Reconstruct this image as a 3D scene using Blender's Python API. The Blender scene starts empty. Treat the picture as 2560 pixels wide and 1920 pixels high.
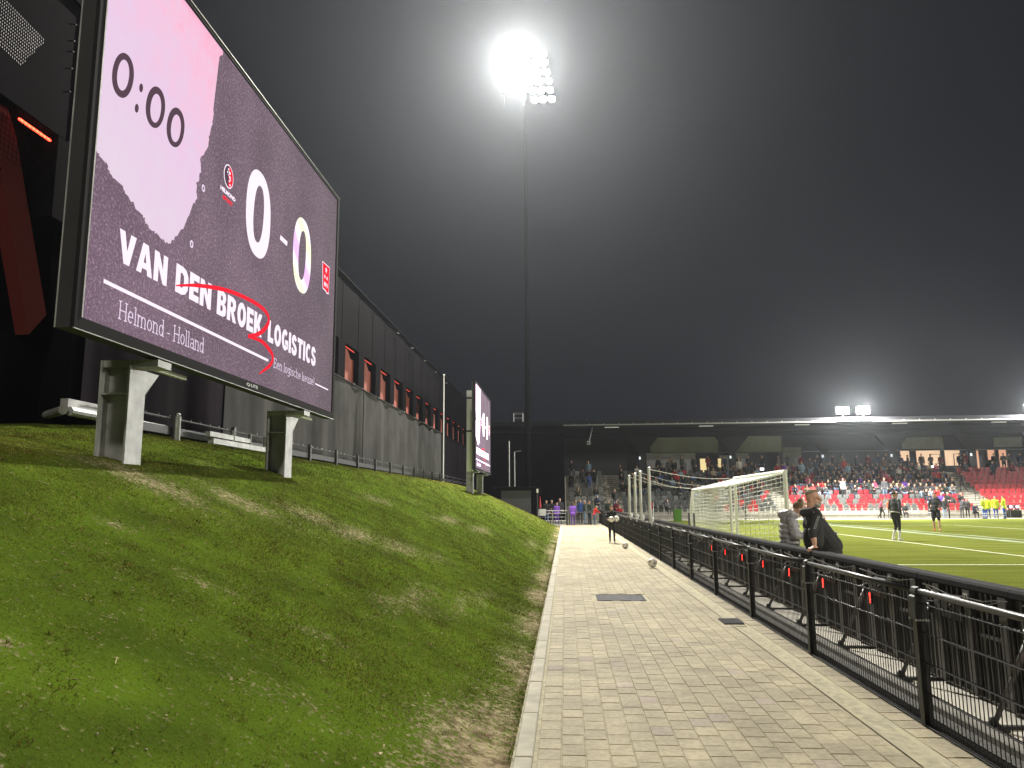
import bpy, bmesh, math, random
import numpy as np
from mathutils import Vector, Matrix, noise
random.seed(7); np.random.seed(7)
R = math.radians
scene = bpy.context.scene
COL = scene.collection

# ------------------------------------------------------------------ camera, world, lights, exposure
cam_d = bpy.data.cameras.new('camera'); cam = bpy.data.objects.new('camera', cam_d); COL.objects.link(cam)
scene.camera = cam
cam_d.sensor_width = 36; cam_d.lens = 36*1907/2560; cam_d.clip_end = 2000; cam_d.clip_start = 0.05
CAM_PITCH, CAM_YAW, CAM_ROLL = R(8.7915), R(3.9116), R(0.4)
cam.matrix_world = (Matrix.Translation((0, 0, 1.6)) @ Matrix.Rotation(CAM_YAW, 4, 'Z') @
                    Matrix.Rotation(R(90)+CAM_PITCH, 4, 'X') @ Matrix.Rotation(-CAM_ROLL, 4, 'Z'))
world = bpy.data.worlds.new('World'); scene.world = world; world.use_nodes = True
wn = world.node_tree.nodes; wl = world.node_tree.links
bg = wn['Background']
# night sky, faintly lit from below by the town: a little brighter low down
tc = wn.new('ShaderNodeTexCoord'); sp = wn.new('ShaderNodeSeparateXYZ'); rp = wn.new('ShaderNodeValToRGB')
wl.new(tc.outputs['Generated'], sp.inputs[0]); wl.new(sp.outputs['Z'], rp.inputs[0]); wl.new(rp.outputs[0], bg.inputs['Color'])
rp.color_ramp.elements[0].position = 0.0; rp.color_ramp.elements[0].color = (0.0088, 0.0092, 0.0120, 1)
rp.color_ramp.elements[1].position = 0.7; rp.color_ramp.elements[1].color = (0.0080, 0.0085, 0.0112, 1)
bg.inputs['Strength'].default_value = 1.0
scene.view_settings.view_transform = 'Standard'; scene.view_settings.look = 'None'
scene.view_settings.gamma = 1; scene.view_settings.exposure = 0.35; scene.view_settings.use_curve_mapping = False
scene.cycles.use_denoising = True
scene.cycles.max_bounces = 6; scene.cycles.diffuse_bounces = 3; scene.cycles.volume_bounces = 0
scene.cycles.sample_clamp_indirect = 4

KW = 1000.0
HAZE = 0.00031
def lamp(name, loc, power, color, radius, spot=None, aim=None, blend=0.6):
    d = bpy.data.lights.new(name, 'SPOT' if spot else 'POINT'); d.energy = power; d.color = color; d.shadow_soft_size = radius
    o = bpy.data.objects.new(name, d); COL.objects.link(o); o.location = loc
    if spot:
        d.spot_size = R(spot); d.spot_blend = blend
        o.rotation_euler = (Vector(aim)-Vector(loc)).to_track_quat('-Z', 'Y').to_euler()
    return o
# light of the floodlight masts: the one in view behind the far corner, two off to the side and behind, and the floods on the roof edge
lamp('floodlight_beam', (-2.6, 46.5, 30.2), 130*KW, (1.0, 0.965, 0.88), 0.45, 168, (14, 0, 4), 0.35)
lamp('floodlight_beam', (118, -16, 30), 205*KW, (1.0, 0.965, 0.86), 1.2, 100, (40, 30, 0))
lamp('floodlight_beam', (6, -34, 27), 32*KW, (1.0, 0.95, 0.80), 1.2, 110, (8, 12, 0))
for fx in (23.4, 25.1, 38.6):
    lamp('roof_flood_beam', (fx, 64.9, 9.25), 11*KW, (1.0, 0.98, 0.92), 0.16)

# ------------------------------------------------------------------ helpers
MATS = {}
def mat(name, col, rough=0.6, metal=0.0, var=0.0, nscale=8.0, bump=0.0, bscale=60.0, emit=None, es=1.0, tint=0.0, spec=0.5, col2=None, detail=4.0):
    if name in MATS: return MATS[name]
    m = bpy.data.materials.new(name); m.use_nodes = True; nt = m.node_tree; n = nt.nodes; l = nt.links
    b = n['Principled BSDF']; b.inputs['Base Color'].default_value = (*col, 1); b.inputs['Roughness'].default_value = rough
    b.inputs['Metallic'].default_value = metal; b.inputs['Specular IOR Level'].default_value = spec
    last = None
    if var or bump or col2:
        g = n.new('ShaderNodeNewGeometry')
    if var or col2:
        t = n.new('ShaderNodeTexNoise'); t.inputs['Scale'].default_value = nscale; t.inputs['Detail'].default_value = detail
        l.new(g.outputs['Position'], t.inputs['Vector'])
        mx = n.new('ShaderNodeMixRGB'); c2 = col2 or tuple(c*(1-var) for c in col); c1 = col if col2 else tuple(min(1, c*(1+var)) for c in col)
        mx.inputs[1].default_value = (*c1, 1); mx.inputs[2].default_value = (*c2, 1)
        r = n.new('ShaderNodeMapRange'); r.inputs[1].default_value = 0.3; r.inputs[2].default_value = 0.7
        l.new(t.outputs['Fac'], r.inputs[0]); l.new(r.outputs[0], mx.inputs[0]); last = mx.outputs[0]
    if tint:
        gi = n.new('ShaderNodeNewGeometry'); oi = n.new('ShaderNodeObjectInfo'); ad = n.new('ShaderNodeMath'); ad.operation = 'ADD'
        l.new(gi.outputs['Random Per Island'], ad.inputs[0]); l.new(oi.outputs['Random'], ad.inputs[1])
        fr = n.new('ShaderNodeMath'); fr.operation = 'FRACT'; l.new(ad.outputs[0], fr.inputs[0])
        mr = n.new('ShaderNodeMapRange'); mr.inputs[3].default_value = 1-tint; mr.inputs[4].default_value = 1+tint; l.new(fr.outputs[0], mr.inputs[0])
        hs = n.new('ShaderNodeHueSaturation'); l.new(mr.outputs[0], hs.inputs['Value'])
        if last: l.new(last, hs.inputs['Color'])
        else: hs.inputs['Color'].default_value = (*col, 1)
        last = hs.outputs[0]
    if last: l.new(last, b.inputs['Base Color'])
    if bump:
        t2 = n.new('ShaderNodeTexNoise'); t2.inputs['Scale'].default_value = bscale; t2.inputs['Detail'].default_value = 5
        l.new(g.outputs['Position'], t2.inputs['Vector'])
        bp = n.new('ShaderNodeBump'); bp.inputs['Strength'].default_value = bump; bp.inputs['Distance'].default_value = 0.02
        l.new(t2.outputs['Fac'], bp.inputs['Height']); l.new(bp.outputs[0], b.inputs['Normal'])
    if emit:
        b.inputs['Emission Color'].default_value = (*emit, 1); b.inputs['Emission Strength'].default_value = es
    MATS[name] = m; return m

class MB:
    def __init__(s): s.v = []; s.f = []; s.mi = []; s.mats = []
    def _m(s, m):
        if m not in s.mats: s.mats.append(m)
        return s.mats.index(m)
    def add(s, vs, fs, m, M=None):
        k = len(s.v); i = s._m(m)
        if M is not None: vs = [M @ Vector(v) for v in vs]
        s.v += [tuple(v) for v in vs]
        for f in fs: s.f.append(tuple(a+k for a in f)); s.mi.append(i)
        return s
    def box(s, x0, x1, y0, y1, z0, z1, m, M=None):
        vs = [(x0,y0,z0),(x1,y0,z0),(x1,y1,z0),(x0,y1,z0),(x0,y0,z1),(x1,y0,z1),(x1,y1,z1),(x0,y1,z1)]
        return s.add(vs, [(0,3,2,1),(4,5,6,7),(0,1,5,4),(1,2,6,5),(2,3,7,6),(3,0,4,7)], m, M)
    def cbox(s, x0, x1, y0, y1, z0, z1, m, c=0.01, M=None):      # box with chamfered top edge
        vs = [(x0,y0,z0),(x1,y0,z0),(x1,y1,z0),(x0,y1,z0),(x0,y0,z1-c),(x1,y0,z1-c),(x1,y1,z1-c),(x0,y1,z1-c),
              (x0+c,y0+c,z1),(x1-c,y0+c,z1),(x1-c,y1-c,z1),(x0+c,y1-c,z1)]
        return s.add(vs, [(0,1,5,4),(1,2,6,5),(2,3,7,6),(3,0,4,7),(4,5,9,8),(5,6,10,9),(6,7,11,10),(7,4,8,11),(8,9,10,11)], m, M)
    def tube(s, p, q, r, m, n=6, r2=None, caps=True):
        p = Vector(p); q = Vector(q); d = q-p
        if d.length < 1e-6: return s
        a = d.normalized().orthogonal().normalized(); b = d.normalized().cross(a); r2 = r if r2 is None else r2
        vs = []
        for c, rr in ((p, r), (q, r2)):
            for i in range(n):
                t = 2*math.pi*i/n; vs.append(c+a*math.cos(t)*rr+b*math.sin(t)*rr)
        fs = [(i, (i+1) % n, n+(i+1) % n, n+i) for i in range(n)]
        if caps: fs += [tuple(reversed(range(n))), tuple(range(n, 2*n))]
        return s.add(vs, fs, m)
    def path(s, pts, r, m, n=5):
        for a, b in zip(pts, pts[1:]): s.tube(a, b, r, m, n)
        return s
    def prism(s, poly, a, b, m, axis=0):      # polygon extruded along an axis from a to b
        n = len(poly)
        def P(u, w, t): return {0: (t, u, w), 1: (u, t, w), 2: (u, w, t)}[axis]
        vs = [P(u, w, a) for u, w in poly]+[P(u, w, b) for u, w in poly]
        fs = [tuple(range(n)), tuple(reversed(range(n, 2*n)))]+[(i, n+i, n+(i+1) % n, (i+1) % n) for i in range(n)]
        return s.add(vs, fs, m)
    def ball(s, c, r, m, seg=10, ring=7, sc=(1,1,1)):
        vs = []; fs = []
        for i in range(ring+1):
            th = math.pi*i/ring
            for j in range(seg):
                ph = 2*math.pi*j/seg; vs.append((c[0]+r*sc[0]*math.sin(th)*math.cos(ph), c[1]+r*sc[1]*math.sin(th)*math.sin(ph), c[2]+r*sc[2]*math.cos(th)))
        for i in range(ring):
            for j in range(seg): fs.append((i*seg+j, (i+1)*seg+j, (i+1)*seg+(j+1) % seg, i*seg+(j+1) % seg))
        return s.add(vs, fs, m)
    def mesh(s, name, smooth=False):
        me = bpy.data.meshes.new(name); me.from_pydata(s.v, [], s.f)
        for m in s.mats: me.materials.append(m)
        me.polygons.foreach_set('material_index', s.mi)
        if smooth: me.shade_smooth()
        me.update(); return me
    def obj(s, name, parent=None, smooth=False, **kw):
        return link(name, s.mesh(name, smooth), parent, **kw)

def link(name, data, parent=None, loc=None, rz=None, **props):
    o = bpy.data.objects.new(name, data); COL.objects.link(o)
    if parent: o.parent = parent
    if loc: o.location = loc
    if rz is not None: o.rotation_euler = (0, 0, rz)
    for k, v in props.items():
        if v is not None: o[k] = v
    return o
def thing(name, label, category, loc=(0,0,0), rz=0.0, group=None):
    return link(name, None, None, loc, rz, label=label, category=category, group=group)
KIDS = {}
def tree_copy(o, parent=None):
    c = o.copy(); COL.objects.link(c); c.parent = parent
    for ch in o.children: tree_copy(ch, c)
    return c
ORD = ['zeroth','first','second','third','fourth','fifth','sixth','seventh','eighth','ninth','tenth','eleventh','twelfth','thirteenth','fourteenth','fifteenth','sixteenth','seventeenth','eighteenth','nineteenth','twentieth','twenty-first','twenty-second','twenty-third','twenty-fourth','twenty-fifth','twenty-sixth','twenty-seventh','twenty-eighth','twenty-ninth','thirtieth','thirty-first','thirty-second','thirty-third','thirty-fourth','thirty-fifth','thirty-sixth','thirty-seventh','thirty-eighth','thirty-ninth','fortieth','forty-first','forty-second','forty-third']

black = mat('black_powder_coat', (0.011,0.011,0.012), 0.52, var=0.3, nscale=3)
blackm = mat('black_matt', (0.016,0.015,0.017), 0.75, var=0.25, nscale=2)
dkgrey = mat('dark_grey_metal', (0.055,0.055,0.058), 0.45, 0.4, var=0.2, nscale=5)
galv = mat('galvanised_steel', (0.36,0.36,0.35), 0.5, 0.45, var=0.28, nscale=4, bump=0.05, bscale=30)
white = mat('white_paint', (0.78,0.78,0.75), 0.5)
concrete = mat('pale_concrete', (0.40,0.38,0.32), 0.85, var=0.18, nscale=2.5, bump=0.15, bscale=40)
steel = mat('bare_steel', (0.45,0.45,0.45), 0.35, 0.8, var=0.2, nscale=6)

# ------------------------------------------------------------------ ground, path, embankment, pitch
ground = mat('dark_ground', (0.05,0.05,0.045), 0.9, var=0.3, nscale=1.2)
g = MB(); g.add([(-400,-200,-0.06),(500,-200,-0.06),(500,600,-0.06),(-400,600,-0.06)], [(0,1,2,3)], ground); g.obj('ground', kind='structure')

# profile of the embankment
PX = [-0.36,-0.6,-1.0,-2.5,-4.0,-5.2,-6.5,-7.9,-9.0,-16.0]
PZ = [0.01,0.07,0.22,0.95,1.63,2.15,2.60,2.93,3.02,3.02]
def prof(x): return np.interp(-np.asarray(x), [-p for p in PX], PZ)
def mound_z(x, y):
    z = prof(x)
    k = np.clip((13.0-np.asarray(y))/5.0, 0, 1); k = k*k*(3-2*k)
    w = np.clip((-np.asarray(x)-5.0)/3.0, 0, 1)
    return z-0.42*k*w
def hmap(xs, ys):       # vectorised lumpy noise
    s = np.zeros_like(xs)
    rs = np.random.RandomState(3)
    for k in range(28):
        f = 0.45*1.22**k; a = rs.uniform(0, 2*np.pi); ph = rs.uniform(0, 6.28)
        s += np.sin((xs*np.cos(a)+ys*np.sin(a))*f*2+ph)*0.020/(f**0.75)*0.45
    return s
def bump_at(x, y):
    fade = np.clip((-x-0.36)/0.5, 0, 1)
    return hmap(x, y)*fade*0.16
NX, NY = 110, 300
xs = np.concatenate([np.linspace(-0.34,-8.2,NX-14), np.linspace(-8.7,-16,14)])
ys = np.concatenate([np.linspace(-2,18,200), np.linspace(18.3,50.6,NY-200)])
X, Y = np.meshgrid(xs, ys); Z = mound_z(X, Y)+bump_at(X, Y)
endk = np.clip((50.6-Y)/1.0, 0, 1); Z = Z*endk**0.6-0.05*(1-endk)
mv = np.stack([X, Y, Z], -1).reshape(-1, 3)
ii = np.arange(NY-1)[:, None]*NX+np.arange(NX-1)[None, :]
mf = np.stack([ii, ii+NX, ii+NX+1, ii+1], -1).reshape(-1, 4)
def fast_mesh(name, v, f, m, smooth=True):
    me = bpy.data.meshes.new(name); v = np.asarray(v, dtype=np.float32); f = np.asarray(f, dtype=np.int32)
    me.vertices.add(len(v)); me.vertices.foreach_set('co', v.ravel())
    nf, k = f.shape
    me.loops.add(nf*k); me.loops.foreach_set('vertex_index', f.ravel())
    me.polygons.add(nf); me.polygons.foreach_set('loop_start', np.arange(nf, dtype=np.int32)*k); me.polygons.foreach_set('loop_total', np.full(nf, k, dtype=np.int32))
    me.update(calc_edges=True)
    if m: me.materials.append(m)
    if smooth: me.shade_smooth()
    me.validate(); return me

# where the turf is worn through to sandy soil (same function drives blade density)
patches = [(-4.6,8.0,0.9,0.55,1.0),(-4.0,9.3,0.7,0.5,0.9),(-3.6,10.6,0.5,0.8,0.8),(-3.0,10.9,0.35,1.0,0.9),(-2.5,11.5,0.3,0.9,0.8),(-2.1,12.2,0.2,0.8,0.6),
           (-1.7,8.6,0.14,1.2,0.8),(-1.35,9.6,0.12,1.1,0.8),(-1.15,10.8,0.10,1.2,0.7),(-3.0,19.5,0.3,1.8,0.9),(-2.3,21.0,0.25,1.8,0.9),(-4.1,16.5,0.3,1.2,0.7),
           (-1.1,25.0,0.25,2.6,0.8),(-2.7,5.6,0.18,0.12,0.8),(-1.9,5.7,0.22,0.10,0.7),(-3.6,6.0,0.14,0.12,0.9),(-2.5,3.5,0.10,0.08,0.9),(-1.6,4.4,0.3,0.15,0.5)]
def worn(x, y):
    w = np.zeros_like(x)
    n = hmap(x*4.3+7, y*4.3)*26
    for px, py, sx, sy, a in patches:
        d = ((x-px+0.10*n)/sx)**2+((y-py+0.12*n)/sy)**2
        w = np.maximum(w, 0.62*a*np.exp(-d*1.1))
    edge = np.clip(1.25-(-x-0.36)/(0.42+0.10*n+0.5*np.clip((7-y)/4,0,1)), 0, 1)*np.clip(0.62+0.9*hmap(x*3+2, y*2.1)*9, 0.1, 1)
    w = np.maximum(w, edge*0.95)
    w = np.maximum(w, np.clip(hmap(x*2.3+31, y*1.4+5)*11-0.45, 0, 0.6))
    return w
me = fast_mesh('embankment', mv, mf, None)
wa = worn(mv[:, 0], mv[:, 1])
at = me.attributes.new('worn', 'FLOAT', 'POINT'); at.data.foreach_set('value', wa.astype(np.float32))
m = bpy.data.materials.new('turf_soil'); m.use_nodes = True; nt = m.node_tree; n = nt.nodes; l = nt.links; b = n['Principled BSDF']; b.inputs['Roughness'].default_value = 0.95; b.inputs['Specular IOR Level'].default_value = 0.0
a = n.new('ShaderNodeAttribute'); a.attribute_name = 'worn'
ge = n.new('ShaderNodeNewGeometry')
t1 = n.new('ShaderNodeTexNoise'); t1.inputs['Scale'].default_value = 9; t1.inputs['Detail'].default_value = 8; t1.inputs['Roughness'].default_value = 0.7
t2 = n.new('ShaderNodeTexNoise'); t2.inputs['Scale'].default_value = 1.3; t2.inputs['Detail'].default_value = 5
t3 = n.new('ShaderNodeTexNoise'); t3.inputs['Scale'].default_value = 28; t3.inputs['Detail'].default_value = 6
for t in (t1, t2, t3): l.new(ge.outputs['Position'], t.inputs['Vector'])
mg = n.new('ShaderNodeMixRGB'); mg.inputs[1].default_value = (0.050,0.078,0.010,1); mg.inputs[2].default_value = (0.085,0.135,0.013,1)
mr2 = n.new('ShaderNodeMapRange'); mr2.inputs[1].default_value = .35; mr2.inputs[2].default_value = .65; l.new(t2.outputs['Fac'], mr2.inputs[0]); l.new(mr2.outputs[0], mg.inputs[0])
ms = n.new('ShaderNodeMixRGB'); ms.inputs[1].default_value = (0.12,0.085,0.055,1); ms.inputs[2].default_value = (0.42,0.35,0.22,1)
mr3 = n.new('ShaderNodeMapRange'); mr3.inputs[1].default_value = .38; mr3.inputs[2].default_value = .62; l.new(t1.outputs['Fac'], mr3.inputs[0]); l.new(mr3.outputs[0], ms.inputs[0])
ad = n.new('ShaderNodeMath'); ad.operation = 'MULTIPLY_ADD'; l.new(t3.outputs['Fac'], ad.inputs[0]); ad.inputs[1].default_value = 2.4; ad.inputs[2].default_value = -1.2
ad2 = n.new('ShaderNodeMath'); ad2.operation = 'ADD'; l.new(a.outputs['Fac'], ad2.inputs[0]); l.new(ad.outputs[0], ad2.inputs[1])
mr = n.new('ShaderNodeMapRange'); mr.inputs[1].default_value = .25; mr.inputs[2].default_value = .8; l.new(ad2.outputs[0], mr.inputs[0])
mm = n.new('ShaderNodeMixRGB'); l.new(mr.outputs[0], mm.inputs[0]); l.new(mg.outputs[0], mm.inputs[1]); l.new(ms.outputs[0], mm.inputs[2]); l.new(mm.outputs[0], b.inputs['Base Color'])
bp = n.new('ShaderNodeBump'); bp.inputs['Strength'].default_value = 0.45; bp.inputs['Distance'].default_value = 0.02; l.new(t3.outputs['Fac'], bp.inputs['Height']); l.new(bp.outputs[0], b.inputs['Normal'])
me.materials.append(m)
link('embankment', me, kind='structure')

# grass blades: one mass
def blades(name, x, y, zf, size, mats_, tuft=1.0, seed=1, lean=0.6, widthk=0.16):
    rs = np.random.RandomState(seed); N = len(x)
    z = zf(x, y)-0.004
    ang = rs.uniform(0, 2*np.pi, N); h = size*rs.uniform(0.5, 1.25, N); w = h*widthk+0.0012*rs.rand(N)
    w = np.maximum(w, size*0.085)
    lx = rs.normal(0, lean, N)*h; ly = rs.normal(0, lean, N)*h
    bx = np.cos(ang)*w; by = np.sin(ang)*w
    v = np.zeros((N, 3, 3)); v[:, 0] = np.stack([x-bx, y-by, z], -1); v[:, 1] = np.stack([x+bx, y+by, z], -1); v[:, 2] = np.stack([x+lx, y+ly, z+h], -1)
    me = fast_mesh(name, v.reshape(-1, 3), np.arange(3*N).reshape(-1, 3), None, smooth=False)
    for mm_ in mats_: me.materials.append(mm_)
    me.polygons.foreach_set('material_index', rs.choice(len(mats_), N).astype(np.int32))
    return me
def blade_mat(name, c):
    m = mat(name, c, 0.9, spec=0.0, tint=0.45); n = m.node_tree.nodes; l = m.node_tree.links; b = n['Principled BSDF']
    g_ = n.new('ShaderNodeNewGeometry'); va = n.new('ShaderNodeVectorMath'); va.operation = 'MULTIPLY_ADD'; va.inputs[1].default_value = (0.75,0.75,0.75); va.inputs[2].default_value = (0.25,-0.05,0.95)
    vn = n.new('ShaderNodeVectorMath'); vn.operation = 'NORMALIZE'; l.new(g_.outputs['Normal'], va.inputs[0]); l.new(va.outputs[0], vn.inputs[0]); l.new(vn.outputs[0], b.inputs['Normal'])
    src = b.inputs['Base Color'].links[0].from_socket; prev = src
    for sc_, lo, hi, ra, rb_ in ((1.1, 0.74, 1.15, .38, .62), (9.0, 0.70, 1.20, .36, .64), (38.0, 0.42, 1.30, .38, .60)):
        t_ = n.new('ShaderNodeTexNoise'); t_.inputs['Scale'].default_value = sc_; t_.inputs['Detail'].default_value = 6; l.new(g_.outputs['Position'], t_.inputs['Vector'])
        q_ = n.new('ShaderNodeValToRGB'); q_.color_ramp.elements[0].position = ra; q_.color_ramp.elements[1].position = rb_
        q_.color_ramp.elements[0].color = (lo*1.06, lo*0.94, lo, 1); q_.color_ramp.elements[1].color = (hi*0.95, hi, hi*0.9, 1); l.new(t_.outputs['Fac'], q_.inputs[0])
        m_ = n.new('ShaderNodeMixRGB'); m_.blend_type = 'MULTIPLY'; m_.inputs[0].default_value = 1; l.new(prev, m_.inputs[1]); l.new(q_.outputs[0], m_.inputs[2]); prev = m_.outputs[0]
    l.new(prev, b.inputs['Base Color'])
    return m
gm = [blade_mat('grass_blade_green', (0.152,0.170,0.026)), blade_mat('grass_blade_olive', (0.205,0.208,0.036)), blade_mat('grass_blade_dark', (0.095,0.107,0.020)), blade_mat('grass_blade_straw', (0.30,0.26,0.10))]
rs = np.random.RandomState(5)
bx_, by_, bs_ = [], [], []
for (y0, y1, cnt, sz) in ((1.2,5.0,400000,0.014),(5.0,9.0,380000,0.018),(9.0,16,240000,0.025),(16,28,140000,0.034),(28,50,90000,0.05)):
    x = -0.34-7.7*rs.rand(cnt)**1.15; y = rs.uniform(y0, y1, cnt)
    # clumpy thinning, bare where worn
    keep = rs.rand(cnt) > np.clip(worn(x, y)*1.35, 0, 0.97)
    cl = hmap(x*9, y*9)*9; keep &= rs.rand(cnt) < np.clip(0.62+cl*0.7, 0.12, 1)
    x = x[keep]; y = y[keep]; bx_.append(x); by_.append(y); bs_.append(sz*(0.8+0.35*np.clip(hmap(x*2+3, y*2)*9, -1, 1.5)))
for _ in range(700):      # longer tufts
    cy = 2.2+14*rs.rand()**1.3; cx = -0.45-6.5*rs.rand(); k_ = 16; sp_ = rs.uniform(0.012, 0.04)
    bx_.append(cx+rs.normal(0, sp_, k_)); by_.append(cy+rs.normal(0, sp_, k_)); bs_.append(np.full(k_, rs.uniform(0.017, 0.028)))
cy = rs.uniform(2.5, 30, 9000); bx_.append(-0.335-np.abs(rs.normal(0, 0.035, 9000))); by_.append(cy); bs_.append(rs.uniform(0.014, 0.03, 9000)*(hmap(cy*3, cy*0)*9 > -0.3))
bx_ = np.concatenate(bx_); by_ = np.concatenate(by_); bs_ = np.concatenate(bs_)
# keep blades off the flat end
me = blades('embankment_grass', bx_, by_, lambda x, y: mound_z(x, y)+bump_at(x, y), bs_, gm)
link('embankment_grass', me, kind='stuff')
clod = mat('soil_clod', (0.34,0.28,0.19), 0.95, var=0.4, nscale=9)
g = MB(); rc = random.Random(8)
for i in range(260):
    y = 2.5+17*rc.random()**1.5; x = -0.45-5.5*rc.random()
    r = rc.uniform(0.004,0.010); z = float(mound_z(x, y)+bump_at(np.array([x]), np.array([y]))[0])+r*0.8
    g.ball((x, y, z), r, clod, 5, 3, (rc.uniform(.7,1.5), rc.uniform(.7,1.5), rc.uniform(.5,.9)))
g.obj('soil_clods', kind='stuff')
lf = mat('dry_leaf', (0.38,0.29,0.17), 0.9, tint=0.4); g = MB()
for i in range(150):
    y = 2.6+12*rc.random()**1.4; x = -0.45-5.0*rc.random(); z = float(mound_z(x, y)+bump_at(np.array([x]), np.array([y]))[0])+0.016
    a = rc.uniform(0, 6.28); L = rc.uniform(.010, .026); w_ = L*rc.uniform(.3, .6); c_, s_ = math.cos(a), math.sin(a)
    g.add([(x-L*c_,y-L*s_,z),(x+w_*s_,y-w_*c_,z+.006),(x+L*c_,y+L*s_,z+.002),(x-w_*s_,y+w_*c_,z+.009)], [(0,1,2,3)], lf)
for i in range(40):
    y = 2.6+8*rc.random(); x = -0.5-4.0*rc.random(); z = float(mound_z(x, y)+bump_at(np.array([x]), np.array([y]))[0])+0.018
    a = rc.uniform(0, 6.28); L = rc.uniform(.03, .09); g.tube((x,y,z),(x+L*math.cos(a),y+L*math.sin(a),float(mound_z(x+L*math.cos(a), y))+0.022),0.0018,lf,3)
g.obj('dry_leaves_and_twigs', kind='stuff')

# path bed, kerbs, pavers, gutter
sand = mat('jointing_sand', (0.40,0.365,0.25), 0.95, var=0.25, nscale=14, bump=0.2, bscale=120)
g = MB(); g.box(-0.36,2.50,-3,52.4,-0.05,0.0225, sand); path = g.obj('path', kind='structure')
def paver_mat(name, c, c2):
    m = mat(name, c, 0.82, col2=c2, nscale=3.5, bump=0.3, bscale=140, tint=0.10, detail=8)
    n = m.node_tree.nodes; l = m.node_tree.links; b = n['Principled BSDF']; src = b.inputs['Base Color'].links[0].from_socket
    g_ = n.new('ShaderNodeNewGeometry')
    for sc_, lo in ((0.55, 0.84), (2.6, 0.88), (26.0, 0.86)):
        t_ = n.new('ShaderNodeTexNoise'); t_.inputs['Scale'].default_value = sc_; t_.inputs['Detail'].default_value = 7; l.new(g_.outputs['Position'], t_.inputs['Vector'])
        r_ = n.new('ShaderNodeMapRange'); r_.inputs[1].default_value = .38; r_.inputs[2].default_value = .6; r_.inputs[3].default_value = lo; r_.inputs[4].default_value = 1.06; l.new(t_.outputs['Fac'], r_.inputs[0])
        x_ = n.new('ShaderNodeMixRGB'); x_.blend_type = 'MULTIPLY'; x_.inputs[0].default_value = 1; l.new(src, x_.inputs[1]); l.new(r_.outputs[0], x_.inputs[2]); src = x_.outputs[0]
    l.new(src, b.inputs['Base Color'])
    return m
pm = paver_mat('paver_concrete', (0.415,0.358,0.232), (0.35,0.302,0.196)); pmr = paver_mat('paver_reddish', (0.40,0.325,0.25), (0.36,0.31,0.235))
PW, PL = 0.1525, 0.212
def paver_geo(mb, x, y, m, w=PW, L=PL, z=0.0):
    gp = 0.003; mb.cbox(x+gp, x+w-gp, y+gp, y+L-gp, 0.0, 0.030+z, m, 0.004)
pav = MB(); paver_geo(pav, -PW/2, -PL/2, pm); pmesh = pav.mesh('paver')
pav = MB(); paver_geo(pav, -PW/2, -PL/2, pmr); pmesh_r = pav.mesh('paver')
rest = MB(); count = 0
grates = [(0.52,1.22,12.68,13.44),(1.86,2.12,10.2,10.72)]
def in_grate(x, y):
    return any(a-0.05 < x < b+0.05 and c-0.08 < y < d+0.08 for a, b, c, d in grates[:1])
rr = random.Random(4)
cols = 15; X0 = -0.205
offs = []
for c in range(cols): offs.append((c % 2)*PL/2+rr.uniform(-0.03, 0.03))
cells = []
for c in range(cols):
    y = -2.0+offs[c]
    while y < 52.2:
        cells.append((X0+(c+0.5)*PW, y+PL/2)); y += PL+rr.uniform(-0.003, 0.003)
vis = [q for q in cells if q[1] > 3.3 and q[0] < 0.16*q[1]*0+2.3]
def in_view(q):       # inside the picture, for choosing which pavers become single parts
    v = cam.matrix_world.inverted() @ Vector((q[0], q[1], 0.03)); s = 1907/2560
    return v.z < 0 and abs(v.x/-v.z)*s < 0.52 and abs(v.y/-v.z)*s < 0.39
bpy.context.view_layer.update()
singles = set(sorted([q for q in cells if in_view(q)], key=lambda q: q[1])[:290])
for q in cells:
    if in_grate(*q): continue
    dz = rr.uniform(-0.0015, 0.002)
    red = rr.random() < 0.035 or (44 < q[1] < 50 and rr.random() < 0.75)
    if q in singles:
        o = link('paver', pmesh_r if red else pmesh, path, (q[0], q[1], dz)); count += 1
        o.rotation_euler = (rr.uniform(-.004,.004), rr.uniform(-.004,.004), rr.uniform(-.006,.006))
    else: paver_geo(rest, q[0]-PW/2, q[1]-PL/2, pmr if red else pm, z=dz)
rest.obj('far_pavers', path, kind='stuff')
# flush kerb blocks on the grass side
kb = mat('kerb_concrete', (0.40,0.37,0.29), 0.88, var=0.2, nscale=5, bump=0.2, bscale=90)
kmesh = MB().cbox(-0.06,0.055,-0.495,0.495,0,0.045,kb,0.008).mesh('kerb_block')
for k in range(54): link('kerb_block', kmesh, path, (-0.285, -1.5+k*1.0, rr.uniform(-.003,.003)), rr.uniform(-.003,.003))
# dished concrete gutter with sand in it
gut = mat('gutter_concrete', (0.36,0.33,0.24), 0.9, col2=(0.48,0.43,0.27), nscale=5, bump=0.3, bscale=60, detail=8)
gb = MB(); prof_g = [(2.085,0.031),(2.13,0.020),(2.19,0.010),(2.25,0.018),(2.29,0.030)]
for k in range(55):
    y0 = -2+k*1.0+0.004; y1 = y0+0.992
    if k == 12: y1 = 10.19
    if k == 12: pass
    vs = []; 
    for u, w in prof_g: vs += [(u, y0, w+0.003), (u, y1, w+0.003)]
    gb.add(vs, [(2*i, 2*i+1, 2*i+3, 2*i+2) for i in range(4)], gut)
gb.add([(2.085,10.19,0.03),(2.29,10.19,0.03),(2.29,11.0,0.03),(2.085,11.0,0.03)], [(0,1,2,3)], gut)
gb.obj('gutter', kind='structure')
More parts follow.
